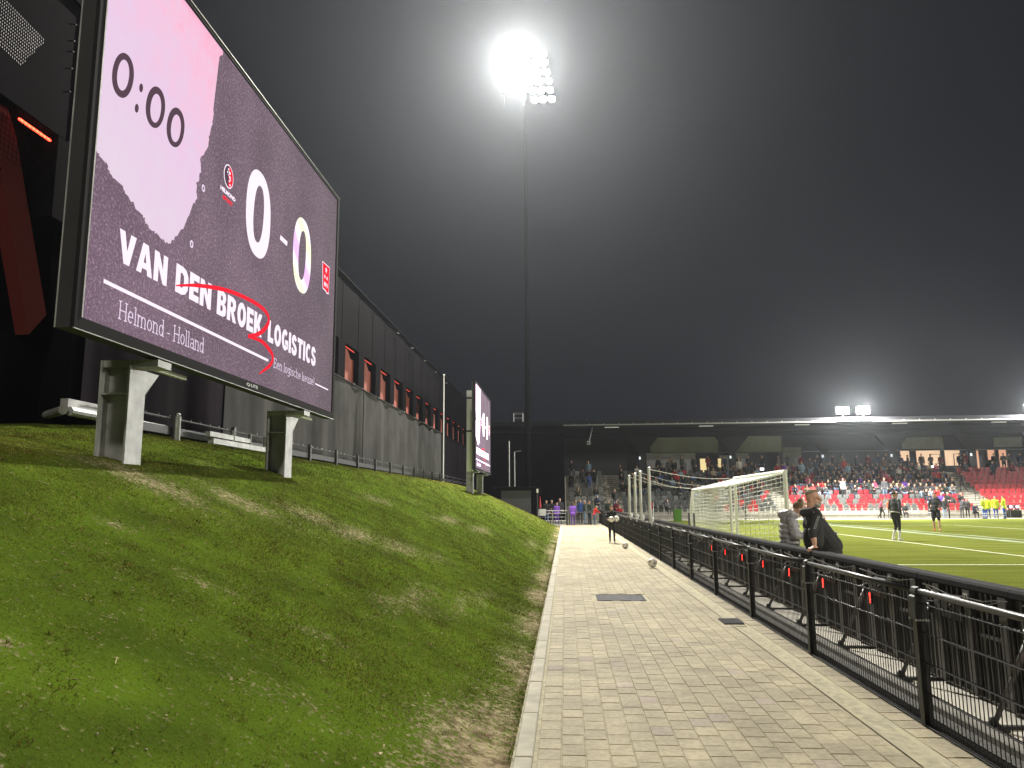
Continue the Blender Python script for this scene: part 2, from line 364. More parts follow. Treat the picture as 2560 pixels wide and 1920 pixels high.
# row of pavers along the fence
smesh = MB().cbox(-0.085,0.085,-0.098,0.098,0,0.034,pm,0.004).mesh('edge_paver')
k = 0; y = 2.6; far = MB()
while y < 52:
    if k < 70: link('edge_paver', smesh, path, (2.385, y, rr.uniform(-.002,.002)), rr.uniform(-.01,.01))
    else: far.cbox(2.30,2.47,y-.098,y+.098,0,0.034,pm,0.004)
    y += 0.203; k += 1
far.obj('far_edge_pavers', path, kind='stuff')
# manhole cover and drain
t = thing('manhole_cover', 'dark grey rectangular access cover set in the middle of the path pavers', 'manhole cover', (0.87,13.06,0.0))
cov = mat('cast_iron', (0.13,0.13,0.138), 0.9, 0.0, spec=0.1, var=0.25, nscale=18)
MB().cbox(-0.36,0.36,-0.37,0.37,0.0,0.030,cov,0.006).obj('cover_plate', t)
f = MB(); f.box(-0.39,-0.362,-0.40,0.40,0,0.034,cov); f.box(0.362,0.39,-0.40,0.40,0,0.034,cov); f.box(-0.362,0.362,-0.40,-0.372,0,0.034,cov); f.box(-0.362,0.362,0.372,0.40,0,0.034,cov); f.obj('frame', t)
t = thing('drain_grate', 'slotted iron drain grate lying in the sandy gutter beside the fence', 'drain', (2.13,10.5,0.03))
f = MB(); f.box(-0.13,0.13,-0.22,0.22,0.001,0.006,blackm); f.obj('pit', t)
for i in range(9): MB().cbox(-0.125,0.125,-0.20+i*0.046,-0.20+i*0.046+0.022,0.006,0.022,cov,0.003).obj('bar', t)
# strip beyond the fence: black edging mesh, dark drain bed, kerb, concrete apron
conc2 = mat('apron_concrete', (0.50,0.47,0.40), 0.85, var=0.12, nscale=2.0, bump=0.12, bscale=50)
g = MB(); g.box(2.92,4.3,-3,62,-0.05,0.02, conc2); g.obj('concrete_apron', kind='structure')
grv = mat('drain_bed', (0.045,0.045,0.045), 0.9, col2=(0.13,0.125,0.115), nscale=30, bump=0.6, bscale=60)
g = MB(); g.box(2.50,2.80,-3,62,-0.05,-0.01, grv); g.obj('drain_bed', kind='structure')
g = MB(); g.cbox(2.80,2.92,-3,62,-0.05,0.045, mat('apron_kerb_grey',(0.20,0.19,0.17),0.9,var=0.3,nscale=4),0.01); g.obj('apron_kerb', kind='structure')
g = MB()
plm = mat('black_plastic_mesh', (0.02,0.018,0.02), 0.6)
y = 3.0
while y < 30:
    s = 0.028
    for (xa, xb) in ((2.475,2.60),(2.60,2.475)): g.tube((xa,y,0.045),(xb,y+0.06,0.045),0.0035,plm,3,caps=False)
    y += s
for x in (2.475,2.54,2.60): g.tube((x,3,0.045),(x,62,0.045),0.005,plm,4)
g.obj('edging_mesh', label='strip of black plastic edging mesh lying along the foot of the black fence', category='plastic mesh')

# pitch
m = bpy.data.materials.new('pitch_turf'); m.use_nodes = True; nt = m.node_tree; n = nt.nodes; l = nt.links; b = n['Principled BSDF']; b.inputs['Roughness'].default_value = 0.9; b.inputs['Specular IOR Level'].default_value = 0.0
ge = n.new('ShaderNodeNewGeometry'); mp = n.new('ShaderNodeMapping'); mp.inputs['Scale'].default_value = (1.0,1.0,1.0); l.new(ge.outputs['Position'], mp.inputs['Vector'])
sx = n.new('ShaderNodeSeparateXYZ'); l.new(ge.outputs['Position'], sx.inputs[0])
dv = n.new('ShaderNodeMath'); dv.operation = 'MULTIPLY'; dv.inputs[1].default_value = 1/5.5*math.pi; l.new(sx.outputs['X'], dv.inputs[0])
si = n.new('ShaderNodeMath'); si.operation = 'SINE'; l.new(dv.outputs[0], si.inputs[0])
st = n.new('ShaderNodeMapRange'); st.inputs[1].default_value = -0.25; st.inputs[2].default_value = 0.25; l.new(si.outputs[0], st.inputs[0])
t1 = n.new('ShaderNodeTexNoise'); t1.inputs['Scale'].default_value = 30; t1.inputs['Detail'].default_value = 6
t2 = n.new('ShaderNodeTexNoise'); t2.inputs['Scale'].default_value = 0.7; t2.inputs['Detail'].default_value = 6
mp2 = n.new('ShaderNodeMapping'); mp2.inputs['Scale'].default_value = (0.5,2.2,1); l.new(ge.outputs['Position'], mp2.inputs['Vector']); l.new(mp2.outputs[0], t2.inputs['Vector']); l.new(ge.outputs['Position'], t1.inputs['Vector'])
c1 = n.new('ShaderNodeMixRGB'); c1.inputs[1].default_value = (0.158,0.180,0.034,1); c1.inputs[2].default_value = (0.182,0.208,0.042,1); l.new(st.outputs[0], c1.inputs[0])
c2 = n.new('ShaderNodeMixRGB'); c2.blend_type = 'MULTIPLY'; c2.inputs[0].default_value = 0.8; l.new(c1.outputs[0], c2.inputs[1])
q1 = n.new('ShaderNodeMapRange'); q1.inputs[1].default_value = .3; q1.inputs[2].default_value = .7; q1.inputs[3].default_value = 0.5; q1.inputs[4].default_value = 1.25; l.new(t1.outputs['Fac'], q1.inputs[0]); l.new(q1.outputs[0], c2.inputs[2])
c3 = n.new('ShaderNodeMixRGB'); c3.blend_type = 'MULTIPLY'; c3.inputs[0].default_value = 0.7; l.new(c2.outputs[0], c3.inputs[1])
q2 = n.new('ShaderNodeMapRange'); q2.inputs[1].default_value = .3; q2.inputs[2].default_value = .7; q2.inputs[3].default_value = 0.6; q2.inputs[4].default_value = 1.15; l.new(t2.outputs['Fac'], q2.inputs[0]); l.new(q2.outputs[0], c3.inputs[2])
l.new(c3.outputs[0], b.inputs['Base Color'])
g = MB(); g.add([(4.3,-12,0.03),(125,-12,0.03),(125,63.9,0.03),(4.3,63.9,0.03)], [(0,1,2,3)], m); g.obj('pitch', kind='structure')
g = MB(); g.box(-6,125,63.9,67,-0.05,0.028, concrete); g.obj('far_pavement', kind='structure')
g = MB(); g.box(-9,2.5,52.4,63.9,-0.05,0.02, concrete); g.obj('corner_pavement', kind='structure')
lm = mat('line_paint', (0.70,0.72,0.50), 0.8, var=0.25, nscale=12)
g = MB()
def line(x0, y0, x1, y1, w=0.11):
    g.add([(x0-(w/2 if x0 == x1 else 0), y0-(w/2 if y0 == y1 else 0), 0.036), (x1+(w/2 if x0 == x1 else 0), y0-(w/2 if y0 == y1 else 0), 0.036),
           (x1+(w/2 if x0 == x1 else 0), y1+(w/2 if y0 == y1 else 0), 0.036), (x0-(w/2 if x0 == x1 else 0), y1+(w/2 if y0 == y1 else 0), 0.036)], [(0,1,2,3)], lm)
GC = 28.7
line(7,-5,7,62.7); line(7.06,62.75,110,62.75); line(7.06,-5.2,110,-5.2)
line(12.5,GC-9.16,12.5,GC+9.16); line(7.06,GC-9.22,12.56,GC-9.22); line(7.06,GC+9.22,12.56,GC+9.22)
line(23.5,GC-20.16,23.5,GC+20.16); line(7.06,GC-20.22,23.56,GC-20.22); line(7.06,GC+20.22,23.56,GC+20.22)
g.obj('pitch_lines', kind='structure')
pale_streak = mat('pale_turf', (0.30,0.36,0.22), 0.9, col2=(0.13,0.18,0.06), nscale=1.6, detail=8)  # lighter streaks laid over the pitch turf
g = MB(); rq = random.Random(2)
for (xa, xb) in ((16.2,16.75),(17.3,17.55)):
    pts = [(xa+rq.uniform(-.06,.06), xb+rq.uniform(-.06,.06), y) for y in np.linspace(26, 54, 40)]
    for (a0, b0, y0), (a1, b1, y1) in zip(pts, pts[1:]): g.add([(a0,y0,0.033),(b0,y0,0.033),(b1,y1,0.033),(a1,y1,0.033)], [(0,1,2,3)], pale_streak)
g.obj('pale_turf_streaks', kind='structure')
# ------------------------------------------------------------------ fence along the path
FX = 2.50; BAY = 2.52; FY0 = 3.30; NB = 22
fence = thing('steel_mesh_fence', 'waist-high black steel mesh fence with round top rail running along the path', 'fence', (FX, FY0, 0))
postm = MB(); postm.box(-0.032,0.032,-0.032,0.032,0.0,0.93,black); postm.box(-0.055,0.055,-0.06,0.06,0.0,0.012,black)
postm = postm.mesh('post')
clampm = MB(); clampm.cbox(-0.042,0.042,-0.045,0.045,0.76,0.925,black,0.012); clampm.tube((0,-0.04,0.95),(0,0.04,0.95),0.033,black,8)
for s in (-1, 1): clampm.tube((-0.045,0.052*s,0.755),(0.045,0.052*s,0.755),0.009,steel,6)
clampm = clampm.mesh('clamp')
railm = MB().tube((0,0,0.95),(0,BAY,0.95),0.0215,mat('rail_black_gloss',(0.015,0.015,0.015),0.40),10).mesh('rail', True)
wv = MB()
for i in range(1, 50):
    y = 0.03+i*(BAY-0.06)/50
    wv.tube((0.004,y,0.03),(0.004,y,0.885),0.0036,black,4,caps=False)
wvm = wv.mesh('mesh_panel')
wire = MB(); 
for dx in (-0.007, 0.012): wire.tube((dx,0.03,0),(dx,BAY-0.03,0),0.0042,black,5)
wirem = wire.mesh('horizontal_wire')
boltm = MB().tube((-0.05,0,0),(0.05,0,0),0.011,steel,6).mesh('bolt')
for k in range(-1, NB):
    link('post', postm, fence, (0, k*BAY, 0)); link('clamp', clampm, fence, (0, k*BAY, 0)); link('rail', railm, fence, (0, k*BAY, 0))
    p = link('mesh_panel', wvm, fence, (0, k*BAY, 0))
    for z in (0.05,0.26,0.465,0.67,0.87): link('horizontal_wire', wirem, p, (0,0,z))
# gate posts with pale edging further down
g = MB(); g.box(FX-0.05,FX+0.02,27.3,27.36,0,1.12,dkgrey); g.box(FX-0.05,FX+0.02,28.5,28.56,0,1.12,dkgrey)
for y in (27.29, 28.57): g.box(FX-0.058,FX-0.05,y-0.008,y+0.008,0.02,1.13,galv)
g.obj('gate_posts', fence)

# ------------------------------------------------------------------ advertising boards seen from behind
BW = 1.49
cab = mat('board_cabinet', (0.011,0.010,0.011), 0.5, var=0.3, nscale=4)
ribm_ = mat('board_rib', (0.085,0.080,0.078), 0.5, var=0.2, nscale=4)
padm = mat('board_top_pad', (0.020,0.020,0.021), 0.9, spec=0.15, var=0.2, nscale=4, bump=0.1)
cable = mat('grey_cable', (0.20,0.20,0.19), 0.6)
redglow = mat('red_display', (0.3,0.01,0.01), 0.4, emit=(1.0,0.03,0.02), es=7)
stick = mat('white_sticker', (0.62,0.60,0.56), 0.6); yel = mat('yellow_sticker', (0.65,0.50,0.05), 0.6)
def ubox(mb, *a, **k): return mb
pieces = {}
pieces['cabinet'] = MB().box(0.0,0.09,0.004,BW-0.004,0.04,0.86,cab).mesh('cabinet')
q = MB(); 
pad = [(-0.045,0.875),(-0.045,0.915),(-0.025,0.932),(0.09,0.936),(0.11,0.915),(0.11,0.862),(-0.03,0.862)]
q.prism(pad, 0.003, BW-0.003, padm, 1); pieces['top_pad'] = q.mesh('top_pad')
pieces['rib'] = MB().box(-0.045,-0.001,-0.055,0.055,0.05,0.86,ribm_).mesh('rib')
pieces['thin_rib'] = MB().box(-0.025,-0.001,-0.012,0.012,0.05,0.86,ribm_).mesh('thin_rib')
q = MB(); q.cbox(-0.06,-0.001,-0.17,0.17,0,0.19,cab,0.01); 
for i in range(12):
    a0 = 2*math.pi*i/12; a1 = 2*math.pi*(i+1)/12
    q.tube((-0.064,0.06*math.cos(a0),0.10+0.06*math.sin(a0)),(-0.064,0.06*math.cos(a1),0.10+0.06*math.sin(a1)),0.006,ribm_,4)
q.ball((-0.062,0,0.10),0.02,ribm_,6,4); pieces['power_box'] = q.mesh('power_box')
q = MB(); q.tube((-0.05,0,0.66),(-0.36,0,0.05),0.018,ribm_,7); q.tube((-0.05,0,0.66),(-0.20,0,0.365),0.024,ribm_,7); pieces['strut'] = q.mesh('strut', True)
q = MB(); q.box(-0.40,0.0,-0.02,0.02,0.022,0.045,cab); q.cbox(-0.40,-0.30,-0.09,0.09,0.020,0.05,cab,0.008); q.ball((-0.36,0,0.07),0.035,cab,7,5); pieces['foot'] = q.mesh('foot')
q = MB(); q.tube((-0.07,-0.03,0.67),(-0.07,0.03,0.67),0.02,dkgrey,6); q.box(-0.08,-0.001,-0.035,0.035,0.64,0.70,cab); pieces['strut_bracket'] = q.mesh('strut_bracket')
q = MB(); q.box(-0.02,0,-0.03,0.03,-0.06,0.06,cab); pieces['display_case'] = q.mesh('display_case')
q = MB()
for zc in (0.028,-0.028):
    for a, b in (((-.011,zc+.02),(.011,zc+.02)),((-.011,zc),(.011,zc)),((-.011,zc-.02),(.011,zc-.02)),((.012,zc-.018),(.012,zc-.003)),((-.012,zc+.003),(-.012,zc+.018))):
        q.tube((-0.024,a[0],a[1]),(-0.024,b[0],b[1]),0.0055,redglow,4)
pieces['red_digits'] = q.mesh('red_digits')
q = MB(); q.box(-0.004,0,-0.035,0.035,-0.045,0.045,stick); q.box(-0.006,-0.004,-0.02,-0.004,-0.03,0.03,dkgrey); q.box(-0.006,-0.004,-0.004,0.02,-0.03,-0.02,dkgrey); q.box(-0.006,-0.004,0.012,0.022,-0.02,0.03,dkgrey); pieces['sticker'] = q.mesh('sticker')
pieces['yellow_tag'] = MB().box(-0.004,0,-0.02,0.02,-0.02,0.02,yel).mesh('yellow_tag')
pieces['cross_bar'] = MB().box(-0.03,-0.002,0.0,0.32,0,0.03,ribm_).mesh('cross_bar')
pieces['status_light'] = MB().ball((-0.02,0,0),0.011,redglow,6,4).mesh('status_light')
digits = {1:1,3:0,4:1,5:1,6:1,7:1,8:1,9:1}
for k in range(39):
    y0 = 1.43+k*BW if False else 0.10+k*BW
    if y0 < 2.0 and k < 1: pass
    fr = 'seen from behind'
    n_ = k-3
    x0 = 3.30+0.0*k
    if y0+BW < 3.2: continue
    idx = int(round((y0-3.08)/BW))+1
    t = thing('led_board', 'black advertising board on struts seen from behind, %s of its row, counted going away' % ORD[max(1, idx)], 'advertising board', (x0, y0, 0), rq.uniform(-.003,.003), 'advertising boards along the goal line')
    link('cabinet', pieces['cabinet'], t); link('top_pad', pieces['top_pad'], t)
    for yy in (0.10, 0.62, 1.14): link('rib', pieces['rib'], t, (0, yy, 0))
    for yy in (0.28,0.36,0.44,0.80,0.90,0.98,1.30,1.38): link('thin_rib', pieces['thin_rib'], t, (0, yy, 0))
    link('power_box', pieces['power_box'], t, (0, 0.86, 0.60)); link('cross_bar', pieces['cross_bar'], t, (0, 0.18, 0.52)); link('cross_bar', pieces['cross_bar'], t, (0, 0.70, 0.36))
    link('strut', pieces['strut'], t, (0, 1.24, 0)); link('foot', pieces['foot'], t, (0, 1.24, 0)); link('strut_bracket', pieces['strut_bracket'], t, (0, 1.24, 0))
    if idx in (2, 4, 5, 6, 7, 8, 9, 10, 12):
        p = link('display_case', pieces['display_case'], t, (-0.06, 1.08, 0.565)); link('red_digits', pieces['red_digits'], p)
    if idx in (1, 2): link('status_light', pieces['status_light'], t, (-0.06, 0.86, 0.80))
    link('sticker', pieces['sticker'], t, (-0.048, 0.62, 0.79))
    if idx < 3: link('yellow_tag', pieces['yellow_tag'], t, (-0.05, 0.55, 0.42))
    c = MB()
    for j in range(2):
        ya, yb = rq.uniform(-0.05,0.15), rq.uniform(1.2,1.5); sag = rq.uniform(0.02,0.075); dz = rq.uniform(0,0.03)
        pts = []
        for s in range(9):
            u = s/8; pts.append((-0.062-0.006*j, ya+(yb-ya)*u, 0.855-dz-sag*4*u*(1-u)+0.008*math.sin(u*17+j)))
        c.path(pts, 0.0045, cable, 4)
    c.obj('cable', t)

# ------------------------------------------------------------------ big LED screens
def emis(name, c, s=1.0, kind=None):
    m = bpy.data.materials.new(name); m.use_nodes = True; nt = m.node_tree; n = nt.nodes; l = nt.links
    b = n['Principled BSDF']; b.inputs['Base Color'].default_value = (0.01,0.01,0.01,1); b.inputs['Roughness'].default_value = 0.9; b.inputs['Specular IOR Level'].default_value = 0.0
    b.inputs['Emission Strength'].default_value = s; b.inputs['Emission Color'].default_value = (*c, 1)
    tc = n.new('ShaderNodeTexCoord')
    if kind == 'slate':     # dusty slate picture: fine specks, faint lilac cast on one side, LED weave
        t = n.new('ShaderNodeTexNoise'); t.inputs['Scale'].default_value = 30; t.inputs['Detail'].default_value = 9; t.inputs['Roughness'].default_value = 0.75
        t2 = n.new('ShaderNodeTexNoise'); t2.inputs['Scale'].default_value = 0.9; t2.inputs['Detail'].default_value = 4
        l.new(tc.outputs['Object'], t.inputs['Vector']); l.new(tc.outputs['Object'], t2.inputs['Vector'])
        r = n.new('ShaderNodeValToRGB'); e = r.color_ramp.elements; e[0].position = .30; e[0].color = (c[0]*.72,c[1]*.70,c[2]*.72,1); e[1].position = .72; e[1].color = (c[0]*3.0,c[1]*3.0,c[2]*3.0,1)
        x = e.new(.52); x.color = (*c, 1)
        l.new(t.outputs['Fac'], r.inputs[0])
        r2 = n.new('ShaderNodeMapRange'); r2.inputs[1].default_value = .3; r2.inputs[2].default_value = .7; r2.inputs[3].default_value = .85; r2.inputs[4].default_value = 1.15; l.new(t2.outputs['Fac'], r2.inputs[0])
        sx = n.new('ShaderNodeSeparateXYZ'); l.new(tc.outputs['Object'], sx.inputs[0])
        gr = n.new('ShaderNodeMapRange'); gr.inputs[1].default_value = 0; gr.inputs[2].default_value = 8.2; l.new(sx.outputs['Y'], gr.inputs[0])
        cm = n.new('ShaderNodeMixRGB'); cm.inputs[1].default_value = (1.12,1.0,1.14,1); cm.inputs[2].default_value = (0.92,0.93,0.92,1); l.new(gr.outputs[0], cm.inputs[0])
        m1 = n.new('ShaderNodeMixRGB'); m1.blend_type = 'MULTIPLY'; m1.inputs[0].default_value = 1; l.new(r.outputs[0], m1.inputs[1]); l.new(cm.outputs[0], m1.inputs[2])
        m2 = n.new('ShaderNodeMixRGB'); m2.blend_type = 'MULTIPLY'; m2.inputs[0].default_value = 1; l.new(m1.outputs[0], m2.inputs[1]); l.new(r2.outputs[0], m2.inputs[2])
        l.new(m2.outputs[0], b.inputs['Emission Color'])
    if kind == 'paper':     # white torn paper turning pink towards the top
        t = n.new('ShaderNodeTexNoise'); t.inputs['Scale'].default_value = 3.2; t.inputs['Detail'].default_value = 10; t.inputs['Roughness'].default_value = 0.7
        l.new(tc.outputs['Object'], t.inputs['Vector'])
        sx = n.new('ShaderNodeSeparateXYZ'); l.new(tc.outputs['Object'], sx.inputs[0])
        a = n.new('ShaderNodeMath'); a.operation = 'MULTIPLY_ADD'; l.new(t.outputs['Fac'], a.inputs[0]); a.inputs[1].default_value = 4.2; l.new(sx.outputs['Z'], a.inputs[2])
        a2 = n.new('ShaderNodeMath'); a2.operation = 'MULTIPLY_ADD'; l.new(sx.outputs['Y'], a2.inputs[0]); a2.inputs[1].default_value = 0.45; l.new(a.outputs[0], a2.inputs[2])
        r = n.new('ShaderNodeValToRGB'); e = r.color_ramp.elements
        mrg = n.new('ShaderNodeMapRange'); mrg.inputs[1].default_value = 3.4; mrg.inputs[2].default_value = 8.4; l.new(a2.outputs[0], mrg.inputs[0]); l.new(mrg.outputs[0], r.inputs[0])
        e[0].position = 0; e[0].color = (0.64,0.54,0.63,1); e[1].position = 1; e[1].color = (0.80,0.33,0.46,1); x = e.new(.45); x.color = (0.66,0.48,0.64,1); y_ = e.new(.75); y_.color = (0.74,0.44,0.58,1)
        l.new(r.outputs[0], b.inputs['Emission Color'])
    if kind == 'moire':     # pink-yellow colour bands of the LED pitch
        w = n.new('ShaderNodeTexWave'); w.bands_direction = 'DIAGONAL'; w.inputs['Scale'].default_value = 0.55; w.inputs['Distortion'].default_value = 5; w.inputs['Detail'].default_value = 1; w.inputs['Detail Scale'].default_value = 0.5
        l.new(tc.outputs['Object'], w.inputs['Vector'])
        r = n.new('ShaderNodeValToRGB'); e = r.color_ramp.elements; e[0].position = 0.15; e[0].color = (0.82,0.50,0.95,1); e[1].position = .95; e[1].color = (0.88,0.92,0.62,1); x = e.new(.38); x.color = (0.95,0.86,0.95,1); x2 = e.new(.75); x2.color = (0.95,0.90,0.93,1)
        l.new(w.outputs['Fac'], r.inputs[0]); l.new(r.outputs[0], b.inputs['Emission Color'])
    return m
E_slate = emis('screen_slate', (0.142,0.106,0.126), 1.0, 'slate'); E_paper = emis('screen_paper', (0.8,0.6,0.78), 1.0, 'paper'); E_moire = emis('screen_moire', (0.9,0.8,0.9), 1.0, 'moire')
E_white = emis('screen_white', (0.86,0.74,0.86), 1.0); E_dark = emis('screen_dark', (0.075,0.042,0.060), 1.0); E_red = emis('screen_red', (0.80,0.012,0.03), 1.0); E_lil = emis('screen_lilac_white', (0.70,0.58,0.72), 1.0)
FONT_CACHE = {}
def text_geo(body, off=0.0):
    key = (body, off)
    if key in FONT_CACHE: return FONT_CACHE[key]
    c = bpy.data.curves.new('txt', 'FONT'); c.body = body; c.resolution_u = 3; c.offset = off; c.fill_mode = 'FRONT'
    o = bpy.data.objects.new('txt', c); COL.objects.link(o); bpy.context.view_layer.update()
    me = bpy.data.meshes.new_from_object(o.evaluated_get(bpy.context.evaluated_depsgraph_get()))
    v = np.array([p.co[:] for p in me.vertices]); f = [tuple(p.vertices) for p in me.polygons]
    bpy.data.objects.remove(o); bpy.data.curves.remove(c); bpy.data.meshes.remove(me)
    FONT_CACHE[key] = (v, f); return v, f
def text_on(mb, body, y0, y1, z0, z1, x, m, off=0.0, shear=0.0):       # fits the lettering into a rectangle of a wall that faces +X
    v, f = text_geo(body, off); a = v.min(0); b = v.max(0); s = (v-a)/np.maximum(b-a, 1e-6)
    vs = [(x, y0+(y1-y0)*p[0]+shear*p[1], z0+(z1-z0)*p[1]) for p in s]; mb.add(vs, f, m)
def ring(mb, co, ci, x, m, n=44, pw=2.2):      # oval ring given by (cy, cz, ry, rz, slant)
    def P(c, i):
        t = 2*math.pi*i/n; ct, st = math.cos(t), math.sin(t); e = 2/pw
        yy = math.copysign(abs(ct)**e, ct); zz = math.copysign(abs(st)**e, st)
        return (x, c[0]+c[2]*yy+c[4]*zz, c[1]+c[3]*zz)
    vs = [P(co, i) for i in range(n)]+[P(ci, i) for i in range(n)]
    mb.add(vs, [(i, (i+1) % n, n+(i+1) % n, n+i) for i in range(n)], m)
def disc(mb, c, x, m, n=30, half=None, pw=2.0):
    pts = []
    rng = range(n) if half is None else (range(n//2+1) if half == 'b' else range(n//2, n+1))
    for i in rng:
        t = 2*math.pi*i/n-math.pi/2; ct, st = math.cos(t), math.sin(t)
        pts.append((x, c[0]+c[2]*ct+c[4]*st, c[1]+c[3]*st))
    mb.add(pts, [tuple(range(len(pts)))], m)
def stroke(mb, pts, ws, x, m, sub=6):
    P = [Vector((0, a, b)) for a, b in pts]; Q = []; W = []
    for i in range(len(P)-1):
        p0 = P[max(0, i-1)]; p1 = P[i]; p2 = P[i+1]; p3 = P[min(len(P)-1, i+2)]
        for s in range(sub):
            t = s/sub; Q.append(0.5*((2*p1)+(p2-p0)*t+(2*p0-5*p1+4*p2-p3)*t*t+(3*p1-p0-3*p2+p3)*t**3)); W.append(ws[i]+(ws[i+1]-ws[i])*t)
    Q.append(P[-1]); W.append(ws[-1]); vs = []
    for i, q in enumerate(Q):
        d = (Q[min(i+1, len(Q)-1)]-Q[max(i-1, 0)]).normalized(); nrm = Vector((0, -d.z, d.y))
        a = q+nrm*W[i]/2; b = q-nrm*W[i]/2; vs += [(x, a.y, a.z), (x, b.y, b.z)]
    mb.add(vs, [(2*i, 2*i+1, 2*i+3, 2*i+2) for i in range(len(Q)-1)], m)

OY, OZ = 6.80, 3.28     # everything below in the frame of the first screen; the object origin is its lower near corner
def build_screen(label, loc):
    t = thing('scoreboard', label, 'scoreboard', loc)
    X = 0.0
    sh = lambda pts: [(a-OY, b-OZ) for a, b in pts]
    c = MB(); c.box(-0.16,-0.012,0,8.25,0,4.66,blackm); 
    for k in range(1, 8): c.box(-0.30,-0.161,k*1.03-0.03,k*1.03+0.03,0.1,4.5,dkgrey)
    c.obj('cabinet', t)
    f = MB(); fm = mat('screen_frame', (0.010,0.009,0.010), 0.8, spec=0.15)
    f.box(-0.011,0.03,0,0.10,0,4.66,fm); f.box(-0.011,0.03,8.15,8.25,0,4.66,fm); f.box(-0.011,0.03,0.10,8.15,0,0.12,fm); f.box(-0.011,0.03,0.10,8.15,4.60,4.66,fm)
    f.obj('frame', t)
    f = MB(); f.box(0.008,0.033,0.101,0.118,0.121,4.599,galv); f.box(-0.165,-0.155,-0.008,-0.001,0.0,4.66,galv); f.box(0.018,0.034,0.0,8.25,-0.010,-0.001,galv); f.box(-0.02,0.034,0.0,8.25,4.661,4.672,galv); f.obj('edge_strip', t)
    p = MB(); p.add([(0.004,0.10,0.12),(0.004,8.15,0.12),(0.004,8.15,4.60),(0.004,0.10,4.60)], [(0,1,2,3)], E_slate); panel = p.obj('display', t)
    # torn paper
    right = [(9.53,7.87),(9.525,7.80),(9.421,7.722),(9.413,7.566),(9.316,7.309),(9.275,7.015),(9.362,6.915),(9.323,6.602),(9.238,6.294),(9.056,6.031),(9.12,5.886),(9.026,5.705),(9.033,5.456),(8.916,5.318),(8.755,5.034),(8.631,4.858),(8.451,4.688)]
    left = [(8.437,4.677),(8.318,4.676),(8.214,4.695),(8.042,4.719),(7.917,4.741),(7.854,4.817),(7.72,4.84),(7.562,4.896),(7.468,4.96),(7.384,5.045),(7.307,5.003),(7.238,4.998),(7.159,5.077),(7.056,5.093),(6.94,5.157)]
    rj = random.Random(9)
    def rag(L, s):
        out = []
        for (a, b), (a2, b2) in zip(L, L[1:]):
            for i in range(9):
                u = i/9; out.append((a+(a2-a)*u+rj.uniform(-s,s), b+(b2-b)*u+rj.uniform(-s,s)))
        return out+[L[-1]]
    poly = rag(right, 0.028)+rag(left, 0.022)
    poly = [(min(max(a, 6.905), 9.6), min(b, 7.872)) for a, b in poly]
    poly += [(6.905,5.157),(6.905,7.872)]
    # triangulate as strips between the top edge and the outline by a fan from a bmesh
    bm = bmesh.new(); vs = [bm.verts.new((0.007, a-OY, b-OZ)) for a, b in poly]
    fc = bm.faces.new(vs); bmesh.ops.triangulate(bm, faces=[fc]); me = bpy.data.meshes.new('torn_paper'); bm.to_mesh(me); bm.free(); me.materials.append(E_paper)
    link('torn_paper', me, panel)
    d = MB(); xx = 0.010
    ring(d, (7.300-OY,6.167-OZ,0.182,0.272,0.060), (7.300-OY,6.17-OZ,0.100,0.186,0.030), xx, E_dark, pw=2.1)
    ring(d, (7.960-OY,6.16-OZ,0.190,0.268,0.060), (7.965-OY,6.15-OZ,0.105,0.185,0.030), xx, E_dark, pw=2.1)
    ring(d, (8.425-OY,6.15-OZ,0.195,0.268,0.060), (8.43-OY,6.14-OZ,0.108,0.185,0.030), xx, E_dark, pw=2.1)
    disc(d, (7.645-OY,6.22-OZ,0.036,0.055,0.01), xx, E_dark); disc(d, (7.59-OY,5.945-OZ,0.036,0.055,0.01), xx, E_dark)
    d.obj('clock_digits', panel)
    d = MB(); ring(d, (11.0-OY,6.04-OZ,0.47,0.69,0.0), (11.0-OY,6.045-OZ,0.19,0.465,0.03), 0.007, E_white, pw=2.3)
    dd = MB(); ring(dd, (12.985-OY,6.03-OZ,0.47,0.69,0.0), (12.985-OY,6.035-OZ,0.185,0.465,0.03), 0.007, E_moire, pw=2.3)
    d.add([(0.007,a-OY,b-OZ) for a, b in ((11.915,6.035),(12.245,6.03),(12.225,5.945),(11.90,5.95))], [(0,1,2,3)], E_white)
    d.obj('score_digit', panel); dd.obj('score_digit', panel)
    for w, y0, y1 in (('VAN',7.45,8.45),('DEN',8.65,9.59),('BROEK',9.765,11.32),('LOGISTICS',11.56,13.91)):
        d = MB(); heavy_text(d, w, y0-OY, y1-OY, 4.15-OZ, 4.505-OZ, 0.007); d.obj('sponsor_lettering', panel)
    d = MB(); d.add([(0.007,a-OY,b-OZ) for a, b in ((7.24,3.885),(11.63,3.868),(11.62,3.826),(7.24,3.843))], [(0,1,2,3)], E_white); d.obj('underline', panel); d = MB(); d.add([(0.007,a-OY,b-OZ) for a, b in ((13.93,3.845),(14.72,3.843),(14.72,3.815),(13.93,3.817))], [(0,1,2,3)], E_white); d.obj('underline', panel)
    d = MB(); serif_text(d, 'Helmond - Holland', 7.53-OY, 9.47-OY, 3.545-OZ, 3.735-OZ, 0.007, E_lil); d.obj('tagline_lettering', panel); d = MB()
    serif_text(d, 'Een logische keuze!', 11.84-OY, 13.88-OY, 3.74-OZ, 3.93-OZ, 0.007, E_lil); d.obj('tagline_lettering', panel)
    d = MB(); P = sh([(8.655,4.222),(9.193,4.377),(9.829,4.514),(10.396,4.59),(11.034,4.625),(11.42,4.595),(11.564,4.498),(11.448,4.339),(11.147,4.167),(10.80,4.075)]); W = [.015,.05,.06,.06,.065,.07,.09,.085,.07,.03]
